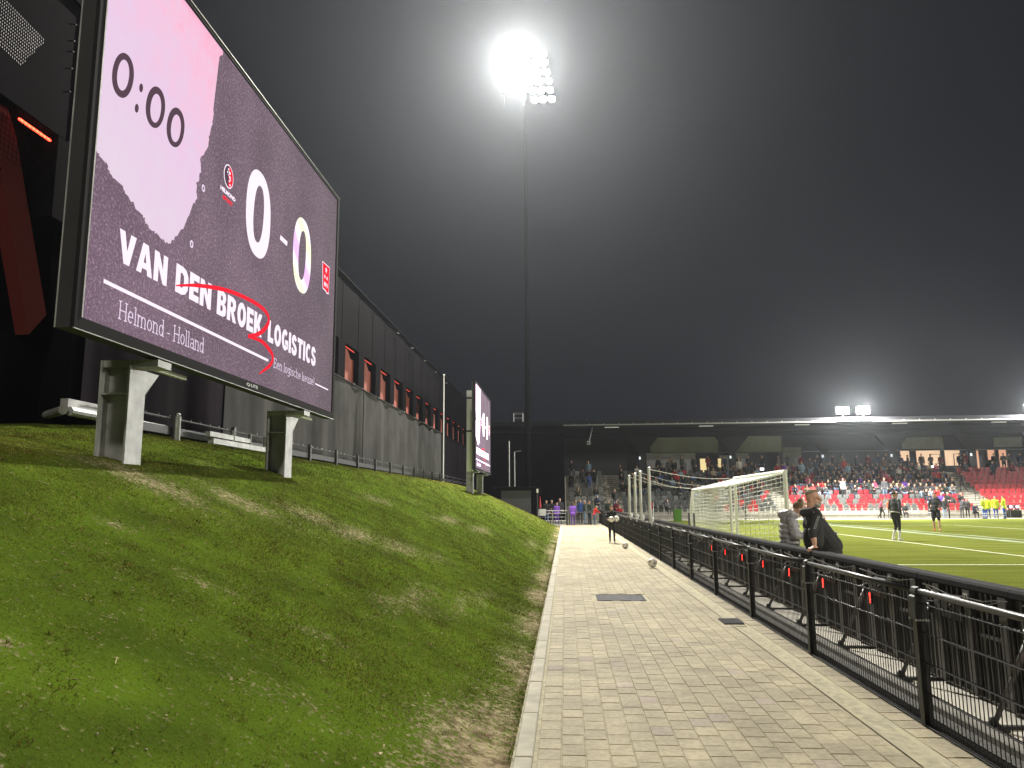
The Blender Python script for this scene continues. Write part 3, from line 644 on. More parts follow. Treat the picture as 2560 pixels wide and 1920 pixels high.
    stroke(d, P, W, 0.012, E_red); P = sh([(10.80,4.055),(11.281,4.094),(11.615,4.032),(11.795,3.935),(11.708,3.799),(11.457,3.663),(11.276,3.575)]); W = [.03,.06,.08,.085,.07,.045,.015]
    stroke(d, P, W, 0.012, E_red); d.obj('red_flourish', panel)
    d = MB(); c0 = (9.915-OY,6.175-OZ,0.155,0.172,0.0)
    disc(d, c0, 0.006, E_white); c1 = (c0[0],c0[1],0.138,0.155,0); disc(d, c1, 0.008, E_dark, half='l'); disc(d, c1, 0.008, E_red, half='b')
    for (a, b, r) in ((-.02,.10,.022),(.02,.06,.03),(-.045,.05,.02),(.03,0,.028),(0.02,-.06,.02),(0.05,-.03,.018),(.045,-.11,.022),(-.02,.02,.014)): disc(d, (c0[0]+a,c0[1]+b,r,r*.8,0), 0.010, E_white, 9)
    text_on(d, 'HELMOND', 9.68-OY, 10.16-OY, 5.89-OZ, 5.955-OZ, 0.008, E_white, 0.06); text_on(d, 'SPORT', 9.76-OY, 10.08-OY, 5.79-OZ, 5.85-OZ, 0.008, E_red, 0.06); d.obj('home_crest', panel)
    d = MB(); d.add([(0.006,a-OY,b-OZ) for a, b in ((14.12,6.30),(14.59,6.31),(14.58,5.75),(14.44,5.72),(14.38,5.75),(14.18,5.76))], [tuple(range(6))], E_white)
    d.add([(0.008,a-OY,b-OZ) for a, b in ((14.14,6.28),(14.57,6.29),(14.56,5.775),(14.44,5.745),(14.39,5.775),(14.20,5.78))], [tuple(range(6))], E_red)
    def star(cy, cz, r):
        pts = [(0.010, cy+(r if i % 2 == 0 else r*.42)*math.sin(i*math.pi/5), cz+(r if i % 2 == 0 else r*.42)*math.cos(i*math.pi/5)) for i in range(10)]
        d.add(pts+[(0.010,cy,cz)], [(i, (i+1) % 10, 10) for i in range(10)], E_white)
    star(14.36-OY, 6.18-OZ, .075); star(14.29-OY, 6.03-OZ, .055); star(14.43-OY, 6.03-OZ, .055); text_on(d, 'MVV', 14.26-OY, 14.50-OY, 5.83-OZ, 5.93-OZ, 0.010, E_white, 0.03); d.obj('away_crest', panel)
    d = MB()
    for a, b in ((9.205,5.70),(8.985,4.86)): ring(d, (a-OY,b-OZ,.045,.05,0), (a-OY,b-OZ,.02,.025,0), 0.007, E_lil, 14)
    d.obj('ring_marks', panel)
    wl_ = mat('frame_lettering', (0.55,0.55,0.55), 0.5)
    d = MB(); text_on(d, 'Q·LITE', 10.79-OY, 11.20-OY, 0.035, 0.090, 0.032, wl_, 0.03); d.obj('frame_lettering', t)
    return t
def heavy_text(mb, body, y0, y1, z0, z1, x):       # heavy condensed capitals
    def arc(rx, ry, a0, a1, n=16): return [(.39+rx*math.cos(R(a0+(a1-a0)*i/n)), .5+ry*math.sin(R(a0+(a1-a0)*i/n))) for i in range(n+1)]
    rect = lambda a, b, c, d: [(a,b),(c,b),(c,d),(a,d)]
    cc = arc(.38,.51,48,312)+list(reversed(arc(.13,.27,40,320)))
    G = {'V': (.86, [[(0,1),(.28,1),(.43,.42),(.58,1),(.86,1),(.57,0),(.29,0)]], []),
         'A': (.86, [[(0,0),(.28,1),(.58,1),(.86,0),(.60,0),(.555,.18),(.305,.18),(.26,0)]], [[(.36,.38),(.50,.38),(.43,.70)]]),
         'N': (.78, [[(0,0),(0,1),(.26,1),(.52,.48),(.52,1),(.78,1),(.78,0),(.54,0),(.26,.52),(.26,0)]], []),
         'D': (.78, [[(0,0),(0,1),(.40,1),(.62,.93),(.75,.75),(.78,.5),(.75,.25),(.62,.07),(.40,0)]], [[(.27,.24),(.27,.76),(.38,.76),(.48,.68),(.50,.5),(.48,.32),(.38,.24)]]),
         'E': (.62, [rect(0,0,.27,1), rect(.2705,.76,.62,1), rect(.2705,.38,.57,.60), rect(.2705,0,.62,.24)], []),
         'B': (.74, [[(0,0),(0,1),(.46,1),(.66,.92),(.70,.74),(.64,.58),(.56,.53),(.68,.46),(.74,.28),(.68,.08),(.48,0)]], [[(.27,.62),(.27,.80),(.40,.80),(.44,.71),(.40,.62)],[(.27,.20),(.27,.42),(.40,.42),(.46,.31),(.40,.20)]]),
         'R': (.78, [[(0,0),(0,1),(.46,1),(.68,.91),(.73,.70),(.66,.50),(.54,.43),(.78,0),(.49,0),(.31,.38),(.27,.38),(.27,0)]], [[(.27,.58),(.27,.79),(.40,.79),(.46,.69),(.40,.58)]]),
         'O': (.78, [arc(.39,.52,0,345,15)], [arc(.13,.27,0,345,15)]),
         'K': (.80, [[(0,0),(0,1),(.27,1),(.27,.62),(.48,1),(.78,1),(.52,.54),(.80,0),(.50,0),(.33,.36),(.27,.26),(.27,0)]], []),
         'L': (.60, [[(0,0),(0,1),(.27,1),(.27,.24),(.60,.24),(.60,0)]], []),
         'C': (.70, [cc], []), 'G': (.76, [cc, [(.40,.30),(.40,.52),(.75,.52),(.75,.10),(.60,.10),(.60,.30)]], []),
         'I': (.27, [rect(0,0,.27,1)], []), 'T': (.68, [rect(.205,0,.475,.758), rect(0,.76,.68,1)], []),
         'S': (.68, [[(.64,.80),(.50,.97),(.32,1.02),(.12,.95),(.02,.76),(.05,.58),(.20,.46),(.38,.37),(.41,.28),(.34,.22),(.24,.26),(.21,.36),(0,.30),(.06,.08),(.22,-.02),(.42,-.01),(.60,.08),(.68,.28),(.62,.46),(.44,.58),(.30,.65),(.28,.72),(.33,.78),(.41,.75),(.44,.68)]], [])}
    gap = .075; tot = sum(G[ch][0] for ch in body)+gap*(len(body)-1); k = (y1-y0)/tot; hz = z1-z0; u = 0
    for j, ch in enumerate(body):
        w, solids, holes = G[ch]
        for q, pl in enumerate(solids): mb.add([(x+0.0003*q, y0+(u+a)*k, z0+b*hz) for a, b in pl], [tuple(range(len(pl)))], E_white)
        for pl in holes: mb.add([(x+0.001, y0+(u+a)*k, z0+b*hz) for a, b in pl], [tuple(range(len(pl)))], E_slate)
        u += w+gap
def serif_text(mb, body, y0, y1, z0, z1, x, m):       # slab serif strokes on a simple stroke alphabet
    # unit glyphs: list of polylines in (u, v): v 0 baseline, 0.66 x-height, 1 ascender, -0.3 descender
    def arc(cx, cy, rx, ry, a0, a1, n=10): return [(cx+rx*math.cos(R(a0+(a1-a0)*i/n)), cy+ry*math.sin(R(a0+(a1-a0)*i/n))) for i in range(n+1)]
    S = lambda u, v, w=.11: [(u-w, v), (u+w, v)]
    x_ = .66
    G = {'H': (.78, [[(.14,0),(.14,1)],[(.64,0),(.64,1)],[(.14,.5),(.64,.5)],S(.14,0),S(.14,1),S(.64,0),S(.64,1)]),
         'E': (.62, [[(.14,0),(.14,1)],[(.03,1),(.54,1),(.54,.8)],[(.03,0),(.56,0),(.56,.2)],[(.14,.5),(.42,.5)],[(.42,.4),(.42,.6)]]),
         'e': (.54, [[(.08,.34),(.46,.34)]+arc(.27,.33,.19,.32,2,310,14)]),
         'l': (.28, [[(.14,0),(.14,1)],S(.14,0),[(.02,1),(.14,1)]]),
         'm': (.90, [[(.12,0),(.12,x_)],[(.02,x_),(.12,x_)],arc(.28,.44,.16,.20,180,0,7)+[(.44,0)],arc(.60,.44,.16,.20,180,0,7)+[(.76,0)],S(.12,0,.09),S(.44,0,.09),S(.76,0,.09)]),
         'n': (.60, [[(.12,0),(.12,x_)],[(.02,x_),(.12,x_)],arc(.29,.44,.17,.20,180,0,7)+[(.46,0)],S(.12,0,.10),S(.46,0,.10)]),
         'o': (.54, [arc(.27,.33,.19,.32,0,360,16)]),
         'd': (.60, [arc(.27,.33,.18,.32,20,340,14),[(.46,0),(.46,1)],[(.34,1),(.46,1)],[(.46,0),(.56,0)]]),
         'a': (.54, [arc(.26,.18,.17,.17,0,360,12),[(.10,.56)]+arc(.27,.44,.16,.20,130,0,6)+[(.43,0),(.52,0)]]),
         'g': (.56, [arc(.26,.36,.17,.28,0,360,14),[(.43,.62)]+[(.43,-.12)]+arc(.26,-.12,.17,.16,0,-160,8),[(.43,.62),(.54,.62)]]),
         'i': (.28, [[(.14,0),(.14,x_)],S(.14,0),[(.03,x_),(.14,x_)],[(.14,.86),(.14,.95)]]),
         's': (.46, [[(.38,.54)]+arc(.22,.48,.14,.15,30,200,6)+[(.10,.38),(.34,.27)]+arc(.22,.15,.15,.15,30,-150,7)]),
         'c': (.50, [arc(.27,.33,.19,.32,45,315,12)]),
         'h': (.60, [[(.12,0),(.12,1)],[(.02,1),(.12,1)],arc(.29,.44,.17,.20,180,0,7)+[(.46,0)],S(.12,0,.10),S(.46,0,.10)]),
         'k': (.58, [[(.12,0),(.12,1)],[(.02,1),(.12,1)],[(.44,.62),(.14,.28)],[(.24,.38),(.46,0)],S(.12,0,.10),S(.46,0,.09),S(.44,.64,.09)]),
         'u': (.60, [[(.12,x_)]+arc(.29,.20,.17,.20,180,360,7)+[(.46,x_)],[(.46,0),(.56,0)],[(.46,.3),(.46,0)],[(.02,x_),(.12,x_)],[(.36,x_),(.46,x_)]]),
         'z': (.50, [[(.08,.52),(.08,.64),(.42,.64),(.08,.03),(.44,.03),(.44,.15)]]),
         '!': (.28, [[(.14,.28),(.14,1)],[(.14,0),(.14,.08)]]), '-': (.42, [[(.06,.32),(.34,.32)]]), ' ': (.24, [])}
    tot = sum(G[ch][0] for ch in body); k = (y1-y0)/tot; hz = (z1-z0)/(1.3 if 'g' in body else 1.0); zb = z0+(0.3*hz if 'g' in body else 0)
    u = 0
    for ch in body:
        w, L = G[ch]
        for pl in L:
            for (a, b), (c, d) in zip(pl, pl[1:]):
                A = Vector((0, y0+(u+a)*k, zb+b*hz)); B = Vector((0, y0+(u+c)*k, zb+d*hz)); dv = (B-A)
                if dv.length < 1e-5: continue
                dv.normalize(); th = 0.017 if abs(dv.z) > abs(dv.y) else 0.012; nn = Vector((0, -dv.z, dv.y))*th/2; e = dv*th*0.3
                mb.add([(x, *(A-nn-e)[1:]), (x, *(B-nn+e)[1:]), (x, *(B+nn+e)[1:]), (x, *(A+nn-e)[1:])], [(0,1,2,3)], m)
        u += w
sb1 = build_screen('huge near scoreboard showing 0:00 and score 0 - 0 on two steel columns', (-4.68, OY, OZ))
sb2 = tree_copy(sb1); sb2.location = (-4.68, 39.75, OZ); sb2['label'] = 'far scoreboard seen edge-on, glowing white at the end of the grass bank'
bright = {}
for o in [sb2]+list(sb2.children_recursive):
    for sl in o.material_slots:
        nm = sl.material.name
        if nm in ('screen_paper', 'screen_white', 'screen_slate', 'screen_lilac_white', 'screen_moire', 'screen_red'):
            if nm not in bright:
                c_ = sl.material.copy(); c_.name = nm+'_bright'; c_.node_tree.nodes['Principled BSDF'].inputs['Emission Strength'].default_value = {'screen_slate': 1.6, 'screen_red': 1.6}.get(nm, 5.0); bright[nm] = c_
            sl.link = 'OBJECT'; sl.material = bright[nm]
for o, ys_ in ((sb1, (1.74, 6.75)), (sb2, (1.85, 6.75))):
    for yc in ys_:
        yb = o.location.y+yc
        zg = float(mound_z(-4.95, yb))-OZ-0.25
        c = MB(); w = 0.17
        c.box(-0.34,-0.315,yc-w,yc+w,zg,-0.02,galv); c.box(-0.68,-0.655,yc-w,yc+w,zg,-0.02,galv); c.box(-0.654,-0.341,yc-0.01,yc+0.01,zg,-0.02,galv)
        c.box(-0.65,-0.345,yc-w+0.01,yc-0.012,-0.42,-0.40,galv)
        c.obj('column', o)
        c = MB(); c.box(-0.66,0.0,yc-0.15,yc+0.15,-0.10,-0.018,galv); c.prism([(yc+w,-0.10),(yc+w+0.30,-0.10),(yc+w,-0.40)], -0.34, -0.325, galv, 0); c.prism([(yc+w,-0.10),(yc+w+0.30,-0.10),(yc+w,-0.40)], -0.65, -0.636, galv, 0)
        c.obj('bracket', o)
        c = MB(); c.box(-0.30,-0.24,yc+0.25,yc+1.0,-0.075,-0.03,white); c.obj('service_light', o)
# tall column behind the far screen
t = thing('steel_cabinet_mast', 'tall pale galvanised column rising behind the far scoreboard', 'column', (-5.52, 44.3, 2.1))
MB().box(-0.17,0.17,-0.2,0.2,-0.3,6.0,mat('mast_pale',(0.8,0.8,0.8),0.6)).obj('shaft', t)
for z in (0.9,3.55,5.5): MB().box(-0.19,0.19,-0.22,0.22,z,z+0.10,black).obj('band', t)

# ------------------------------------------------------------------ stadium wall behind the bank
WX = -8.0
clad = mat('black_cladding', (0.004,0.003,0.0045), 0.9, spec=0.02, var=0.25, nscale=0.8)
clad2 = mat('facade_panel_dark', (0.004,0.0032,0.0046), 0.9, spec=0.02, var=0.3, nscale=0.6)
brown = mat('slot_glow_tint', (0.28,0.065,0.04), 0.8, var=0.2, nscale=2)  # brown panels with the red glow of the slots put into their colour
redled = mat('red_led_strip', (0.4,0.02,0.01), 0.4, emit=(1.0,0.045,0.02), es=11); redled2 = mat('red_led_slot', (0.4,0.02,0.01), 0.4, emit=(0.55,0.04,0.02), es=0.9)
hall = thing('stadium_hall', 'tall black clad stadium hall behind the grass bank with red-lit slots', 'building', (WX, 0, 0))
h = MB(); h.box(-0.9,-0.5,-4,66,0,9.9,clad); h.box(-12,-0.9,65.5,66,0,9.9,clad); h.box(-12,-0.9,-4,65.5,9.6,9.9,clad); h.obj('wall', hall)
MB().box(-0.49,0.0,11.7,66,2.6,6.1,clad).obj('lower_wall', hall)
MB().box(-0.49,0.0,-4,66,7.46,9.9,clad2).obj('upper_band', hall)
MB().box(-0.05,0.06,-4,66,9.86,9.93,clad).obj('parapet_cap', hall)
ribb = MB().box(0.001,0.012,-0.012,0.012,7.5,9.86,clad).mesh('cladding_rib')
for k in range(26): link('cladding_rib', ribb, hall, (0, 9+k*2.2, 0))
screwm = MB().ball((0.012,0,0),0.014,steel,6,4).mesh('screw')
for y in (11.1,11.43):
    for z in (9.5,9.2,9.01,8.71,8.3): link('screw', screwm, hall, (0,y,z+0.24*(y > 11.2)))
for k in range(14):       # pilasters between the slots and the slots themselves
    ys0 = 24.4+k*2.72
    MB().box(-0.49,-0.002,ys0+1.86,ys0+2.72,6.1,7.459,clad).obj('pilaster', hall)
    s = MB(); s.prism([(ys0,6.1),(ys0,7.40),(ys0+1.0,7.40),(ys0+1.45,7.12),(ys0+1.85,7.12),(ys0+1.85,6.1)], -0.30, -0.22, brown, 0)
    p = s.obj('slot_panel', hall)
    MB().box(-0.21,-0.16,ys0+0.06,ys0+1.78,7.43,7.455,redled2).obj('red_light_strip', p)
MB().box(-0.49,-0.002,13.5,24.4,6.1,7.459,clad).obj('pilaster', hall)
MB().box(-0.49,-0.002,10.95,11.9,6.1,7.459,clad).obj('pilaster', hall)
# near slot: slanting beam behind perforated sheet, red light partly put into its colour
s = MB(); s.prism([(9.55,7.42),(10.02,7.55),(10.30,7.11),(11.3,4.6),(10.95,4.2),(9.85,7.05)], -0.42, -0.20, mat('beam_glow_tint',(0.10,0.016,0.014),0.9,spec=0.1), 0); p = s.obj('slanting_beam', hall)
MB().tube((-0.12,10.22,7.36),(-0.12,10.92,7.36),0.02,redled,6).obj('red_light_strip', hall)
MB().tube((-0.12,9.1,7.44),(-0.12,9.66,7.44),0.02,redled,6).obj('red_light_strip', hall)
wr = MB()
for i in range(22): 
    y = 9.1+i*0.085; wr.tube((-0.03,y,6.6),(-0.03,y,7.46),0.004,clad,3,caps=False)
for i in range(11): wr.tube((-0.03,9.0,6.6+i*0.085),(-0.03,11,6.6+i*0.085),0.004,clad,3,caps=False)
wr.obj('wire_screen', hall)
pf = MB()
pm_ = mat('perforation_glint', (0.20,0.19,0.21), 0.5)
for i in range(46):
    for j in range(14):
        y = 8.6+i*0.042; z = 8.95-j*0.055-(i*0.004)
        if (i+j*0.8) < 44: pf.box(0.001,0.004,y-0.006,y+0.006,z-0.013,z+0.013,pm_)
pf.obj('perforated_sheet', hall)
for (ly, lz) in ((35.3,9.62),(38.8,9.6),(42.5,9.6),(46.2,9.58),(50.5,9.56)): MB().box(0.061,0.16,ly-0.1,ly+0.1,lz,lz+0.035,galv).obj('eave_fitting', hall)
# grey windbreak sheet with soft folds
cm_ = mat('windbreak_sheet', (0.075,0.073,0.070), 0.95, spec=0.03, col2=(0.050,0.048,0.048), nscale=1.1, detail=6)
cd_ = mat('windbreak_sheet_dark', (0.014,0.010,0.014), 0.95, spec=0.02, col2=(0.010,0.008,0.011), nscale=1.5, detail=6)  # darker copy of the sheet; shade behind the near columns put into its colour
def curtain(name, y0, y1, z0, z1, x, m, amp, label, seams=True):
    n_ = int((y1-y0)/0.07); rows = 10; vs = []; fs = []
    for i in range(n_+1):
        y = y0+(y1-y0)*i/n_
        for j in range(rows+1):
            u = j/rows; z = z0+(z1-z0)*u
            w = amp*(math.sin(y*2*math.pi/2.62)*0.7+0.35*math.sin(y*3.9+1.3)+0.06*math.sin(y*11.7+u*2))*(1.15-0.7*u)
            drop = 0.045*math.sin(math.pi*((y % 2.62)/2.62))*(u > 0.95)
            vs.append((x+w+0.10, y, z-drop))
    for i in range(n_):
        for j in range(rows): a = i*(rows+1)+j; fs.append((a, a+rows+1, a+rows+2, a+1))
    c = MB(); c.add(vs, fs, m); t = thing(name, label, 'windbreak', (0,0,0))
    c.obj('sheet', t, smooth=True); return t
t = curtain('windbreak_curtain', 17.2, 48.6, 3.12, 6.0, WX, cm_, 0.05, 'grey fabric windbreak with vertical folds hung on the hall behind the bank')
c = MB(); c.tube((WX+0.12,17.2,6.02),(WX+0.12,48.6,6.02),0.018,black,5); c.obj('top_rope', t)
c = MB(); c.tube((WX+0.22,29.0,3.1),(WX+0.22,29.0,6.0),0.02,black,5)
c.obj('seam_pole', t)
for y in (27.7,29.0,31.6,34.2,36.8,39.4,42,44.6): MB().ball((WX+0.18,y,6.0),0.04,steel,6,4).obj('clip', t)
curtain('dark_windbreak', 11.9, 17.1, 3.12, 6.0, WX, cd_, 0.05, 'windbreak sheet with shade coloured into it behind the near scoreboard columns')
t = curtain('dark_windbreak', 48.8, 63.0, 3.0, 5.9, WX, cd_, 0.05, 'dark windbreak sheet beyond the thin white pole, near the far scoreboard')
t = thing('flagpole', 'thin white pole standing at the end of the grey windbreak', 'pole', (WX+0.25,48.5,2.9)); MB().tube((0,0,-0.1),(0,0,6.85),0.045,white,8,0.035).obj('shaft', t); MB().ball((0,0,6.88),0.06,white,8,5).obj('finial', t)
# low plinth with posts and pipes at the foot of the wall
pl = thing('wall_base_rail', 'low black rail on short posts along the foot of the hall wall', 'rail', (WX+0.45,0,2.9))
c = MB(); c.box(-0.03,0.03,12.2,62,0.02,0.17,black); c.obj('kick_board', pl); c = MB(); c.tube((0,12.2,0.34),(0,62,0.34),0.02,black,5); c.obj('rail', pl)
pm2 = MB().box(-0.04,0.04,-0.05,0.05,-0.2,0.42,dkgrey).mesh('post'); bm2 = MB().ball((0,0,0.37),0.02,steel,6,4).mesh('bolt_head')
for k in range(19): link('post', pm2, pl, (0.05, 14.2+k*2.62, 0))
for k in range(110): link('bolt_head', bm2, pl, (0, 12.4+k*0.42, 0))
t = thing('post', 'short bright galvanised post at the wall foot between the two scoreboard columns', 'post', (WX+0.55,14.2,2.9)); MB().tube((0,0,-0.1),(0,0,0.38),0.06,galv,10).obj('shaft', t); MB().ball((0,0,0.40),0.05,galv,8,5).obj('cap', t)
t = thing('steel_beam', 'pale galvanised beams lying stacked at the foot of the hall wall', 'beam', (WX+0.75,15.2,2.83))
MB().box(-0.06,0.06,0,3.6,0.0,0.11,galv).obj('lower_beam', t); MB().box(-0.05,0.05,-0.15,1.9,0.14,0.24,galv).obj('upper_beam', t)
for y in (1.0,1.9,2.8): MB().tube((0.02,y,0.1),(0.02,y,0.36),0.045,steel,8).obj('stub', t)
t = thing('steel_pipe', 'long galvanised pipe along the crest of the bank, passing behind the near column', 'pipe', (-7.70,11.25,3.05)); MB().tube((0,0.06,0.0),(0.02,2.9,-0.02),0.075,galv,10).obj('shaft', t)
MB().box(-0.25,-0.12,0.2,1.4,0.08,0.22,galv).obj('clamp_plate', t)
t = thing('steel_pipe', 'galvanised pipe slanting away from the bank crest towards the dark corner', 'pipe', (-7.72,11.2,3.05)); MB().tube((0,0,0),(-3.2,2.7,-0.03),0.07,galv,10).obj('shaft', t); MB().box(-2.9,-0.9,0.9,0.98,0.18,0.28,galv, Matrix.Rotation(R(-40), 4, 'Z')).obj('flat_bar', t)
# ------------------------------------------------------------------ floodlight mast and roof floods
bulb = mat('floodlight_glass', (0.9,0.9,0.9), 0.3, emit=(1.0,0.97,0.88), es=60)
mast = thing('floodlight_mast', 'very tall floodlight mast with a blazing cluster of lamps above the far corner', 'floodlight mast', (-2.3,46.9,0))
mm_ = mat('mast_grey', (0.007,0.007,0.008), 0.95, var=0.1, spec=0.02)
MB().tube((-0.25,6,0),(-0.2,6,31.5),0.21,mm_,12,0.12).obj('pole', mast, smooth=True)
c = MB()
for z in (29.2,30.1,31.0,31.9): c.tube((-1.5,0.15,z-.7),(1.5,0.15,z-.7),0.05,dkgrey,5)
for x in (-1.3,0,1.3): c.tube((x,0.2,27.6),(x,0.2,31.3),0.05,dkgrey,5)
c.tube((-0.1,0.3,30.6),(-0.2,6,31.2),0.12,mm_,6); c.tube((-0.1,1.3,29.2),(-0.2,6,31.0),0.08,mm_,6); c.obj('head_frame', mast)
hd = MB(); hd.tube((0,-0.02,0),(0,0.22,0.1),0.24,dkgrey,14,0.12); hdm = hd.mesh('lamp_head', True)
gl = MB(); gl.tube((0,-0.045,-0.01),(0,-0.025,0.0),0.225,bulb,14); glm = gl.mesh('lamp_glass')
for j, z in enumerate((27.8,28.45,29.1,29.75,30.4,31.0)):
    for i in range(5):
        if j < 2 and i < 2: continue
        x = -0.95+i*0.56-0.10*j+0.55
        o = link('lamp_head', hdm, mast, (x,0,z)); o.rotation_euler = (R(-32),0,R(rq.uniform(-22,22))); link('lamp_glass', glm, o)
for fx, lab in ((23.4,'flood lamp on the grandstand roof edge, one of the close pair, nearer the goal'),(25.1,'brightest flood lamp on the grandstand roof edge, further from the goal in the close pair'),(38.6,'flood lamp on the grandstand roof above the all-red seats')):
    t = thing('roof_floodlight', lab, 'floodlight', (fx,65.6,8.3))
    MB().tube((0,0.2,-0.1),(0,0,0.6),0.05,dkgrey,6).obj('bracket', t); MB().cbox(-0.52,0.52,-0.02,0.25,0.40,1.05,dkgrey,0.04).obj('housing', t); MB().box(-0.47,0.47,-0.05,-0.022,0.44,1.0,bulb).obj('lamp_glass', t)

# ------------------------------------------------------------------ grandstand
stand = thing('grandstand', 'long roofed grandstand with grey and red seats along the far touchline', 'grandstand', (0,0,0))
SY, TR, RI, NR, SZ = 67.0, 0.72, 0.40, 9, 0.45
SX0, SX1 = 0.0, 60.0
steps = MB()
steps.box(SX0,SX1,SY-0.25,SY,0,SZ+0.02,concrete)
for r in range(NR): steps.box(SX0,SX1,SY+r*TR,SY+NR*TR+1.6,SZ+r*RI-0.38 if r else -0.02,SZ+r*RI,concrete)
steps.box(SX0,SX1,SY+NR*TR,SY+NR*TR+1.7,SZ+(NR-1)*RI,SZ+NR*RI,concrete)
steps.obj('terrace', stand)
aisles = [(3.65,4.75),(18.1,19.3),(34.3,35.7)]
for a, b in aisles:
    sm = MB()
    for r in range(NR):
        sm.box(a,b,SY+r*TR+0.36,SY+(r+1)*TR,SZ+r*RI+0.002,SZ+r*RI+0.20,concrete); sm.box(a,b,SY+r*TR+0.34,SY+r*TR+0.359,SZ+r*RI+0.15,SZ+r*RI+0.205,mat('tread_edge',(0.16,0.15,0.13),0.8))
        sm.box(a,b,SY+r*TR-0.02,SY+r*TR-0.001,SZ+r*RI-0.07,SZ+r*RI+0.002,MATS['tread_edge'])
    sm.obj('stairs', stand)
seat_c = {'grey': mat('seat_grey', (0.115,0.12,0.12), 0.45, var=0.1), 'dark': mat('seat_dark_grey', (0.055,0.058,0.06), 0.45, var=0.1), 'red': mat('seat_red', (0.36,0.016,0.026), 0.45, var=0.12, nscale=3), 'pale': mat('seat_pale_grey', (0.26,0.26,0.25), 0.45)}
def seat_geo(mb, x, y, z, m, w=0.42):
    mb.prism([(x-w/2+0.02,z+0.42),(x+w/2-0.02,z+0.42),(x+w/2-0.02,z+0.78),(x+w/2-0.05,z+0.80),(x-w/2+0.05,z+0.80),(x-w/2+0.02,z+0.78)], y+0.40, y+0.435, m, 1)
    mb.box(x-w/2+0.03,x+w/2-0.03,y+0.34,y+0.395,z+0.22,z+0.40,m)        # tipped-up seat pan
    mb.box(x-0.05,x+0.05,y+0.33,y+0.339,z+0.57,z+0.61,blackm)
seatmesh = {k: (lambda q: (seat_geo(q, 0, 0, 0, m_), q.mesh('seat'))[1])(MB()) for k, m_ in seat_c.items()}
far = {}; nseat = 0
rs_ = random.Random(11)
blocks = [(0.35,3.5,'A'),(4.95,18.0,'B'),(19.45,34.2,'C'),(35.85,46.0,'D')]
seatpos = {}
for a, b, nm in blocks:
    n_ = int((b-a)/0.5)
    for r in range(NR):
        for i in range(n_):
            x = a+0.25+i*(b-a-0.0)/n_; y = SY+r*TR; z = SZ+r*RI
            if nm == 'A': c = 'grey' if rs_.random() < 0.6 else 'pale'
            elif nm == 'B':
                pr = max(0, (x-9.5)/26); c = 'red' if rs_.random() < pr else ('dark' if rs_.random() < 0.75 else 'grey')
            elif nm == 'C': c = 'red' if rs_.random() < 0.60 else 'grey'
            else: c = 'red'
            seatpos.setdefault(nm, {})[(r, i)] = (x, y, z)
            if (r < 4 and nm in 'BC') or (r < 4 and nm == 'A') or (r < 3 and nm == 'D' and i < 10): 
                if nseat < 298: link('seat', seatmesh[c], stand, (x, y, z)); nseat += 1; continue
            far.setdefault(c, MB()); seat_geo(far[c], x, y, z, seat_c[c])
allseats = MB()
for c, mb in far.items():
    k = len(allseats.v); allseats.v += mb.v
    for f_, mi_ in zip(mb.f, mb.mi): allseats.f.append(tuple(q_+k for q_ in f_)); allseats.mi.append(allseats._m(mb.mats[mi_]))
allseats.obj('far_seats', stand, kind='stuff')
for r in range(3):   # low concrete wall with dark horizontal lines
    MB().box(SX0,SX1,SY-0.262,SY-0.251,0.06+r*0.14,0.075+r*0.14,mat('joint_dark',(0.12,0.11,0.10),0.9)).obj('wall_joint', stand)
# back wall: corrugated cladding, glazing, dark V braces
BY = 75.0; BZ = SZ+NR*RI
wm = mat('corrugated_grey', (0.30,0.30,0.31), 0.7, 0.0, var=0.15, nscale=0.7); wd = mat('dark_back_wall', (0.022,0.022,0.026), 0.7, var=0.2)
MB().box(-8,60,BY+0.05,BY+0.4,0,8.1,wd).obj('back_wall', stand)
def corr(x0, x1, z0, z1, m=wm):
    cor = MB(); x = x0
    while x < x1:
        x2 = min(x+0.20, x1); cor.box(x,x+0.10,BY-0.04,BY+0.02,z0,z1,m); cor.box(x+0.1,x2,BY-0.005,BY+0.02,z0,z1,m); x = x2
    cor.obj('corrugated_cladding', stand)
corr(7.9,12.6,4.1,6.15); corr(8.3,14.8,6.2,7.7); corr(16.3,20.8,6.2,7.7); corr(14.9,15.9,4.1,5.9); corr(16.3,17.6,4.1,6.1); corr(20.9,22.6,4.1,6.6); corr(32,35.8,6.3,7.4); corr(40.4,43,6.4,7.3)
MB().box(7.9,46,BY-0.10,BY-0.042,6.15,6.22,mat('ledge_grey',(0.22,0.22,0.22),0.5)).obj('ledge', stand)
vb = mat('brace_black', (0.014,0.014,0.015), 0.6)
for i, x in enumerate((7.4,15.95,24.5,33.0-3.1+0.9,38.0,44.0)):
    q = MB(); q.box(x-0.28,x+0.28,BY-0.9,BY-0.5,BZ,8.05,vb); q.prism([(x-0.28,6.1),(x+0.28,6.1),(x+1.75,7.9),(x+1.75,8.05),(x-1.75,8.05),(x-1.75,7.9)], BY-0.88, BY-0.52, vb, 1); q.obj('roof_brace', stand)
    lt = MB(); lt.box(x-0.30,x-0.16,BY-1.02,BY-0.901,5.55,5.8,mat('column_lamp',(0.7,0.7,0.7),0.4,emit=(0.8,0.9,1.0),es=0.8)); lt.obj('column_lamp', stand)
wg1 = mat('lit_room', (0.5,0.4,0.3), 0.8, emit=(1.0,0.66,0.42), es=0.62, var=0.0); wg2 = mat('lit_room_yellow', (0.5,0.4,0.25), 0.8, emit=(1.0,0.78,0.36), es=0.60); wg3 = mat('lit_room_orange', (0.5,0.35,0.25), 0.8, emit=(1.0,0.50,0.30), es=0.5)
frm = mat('window_frame', (0.05,0.05,0.055), 0.5)
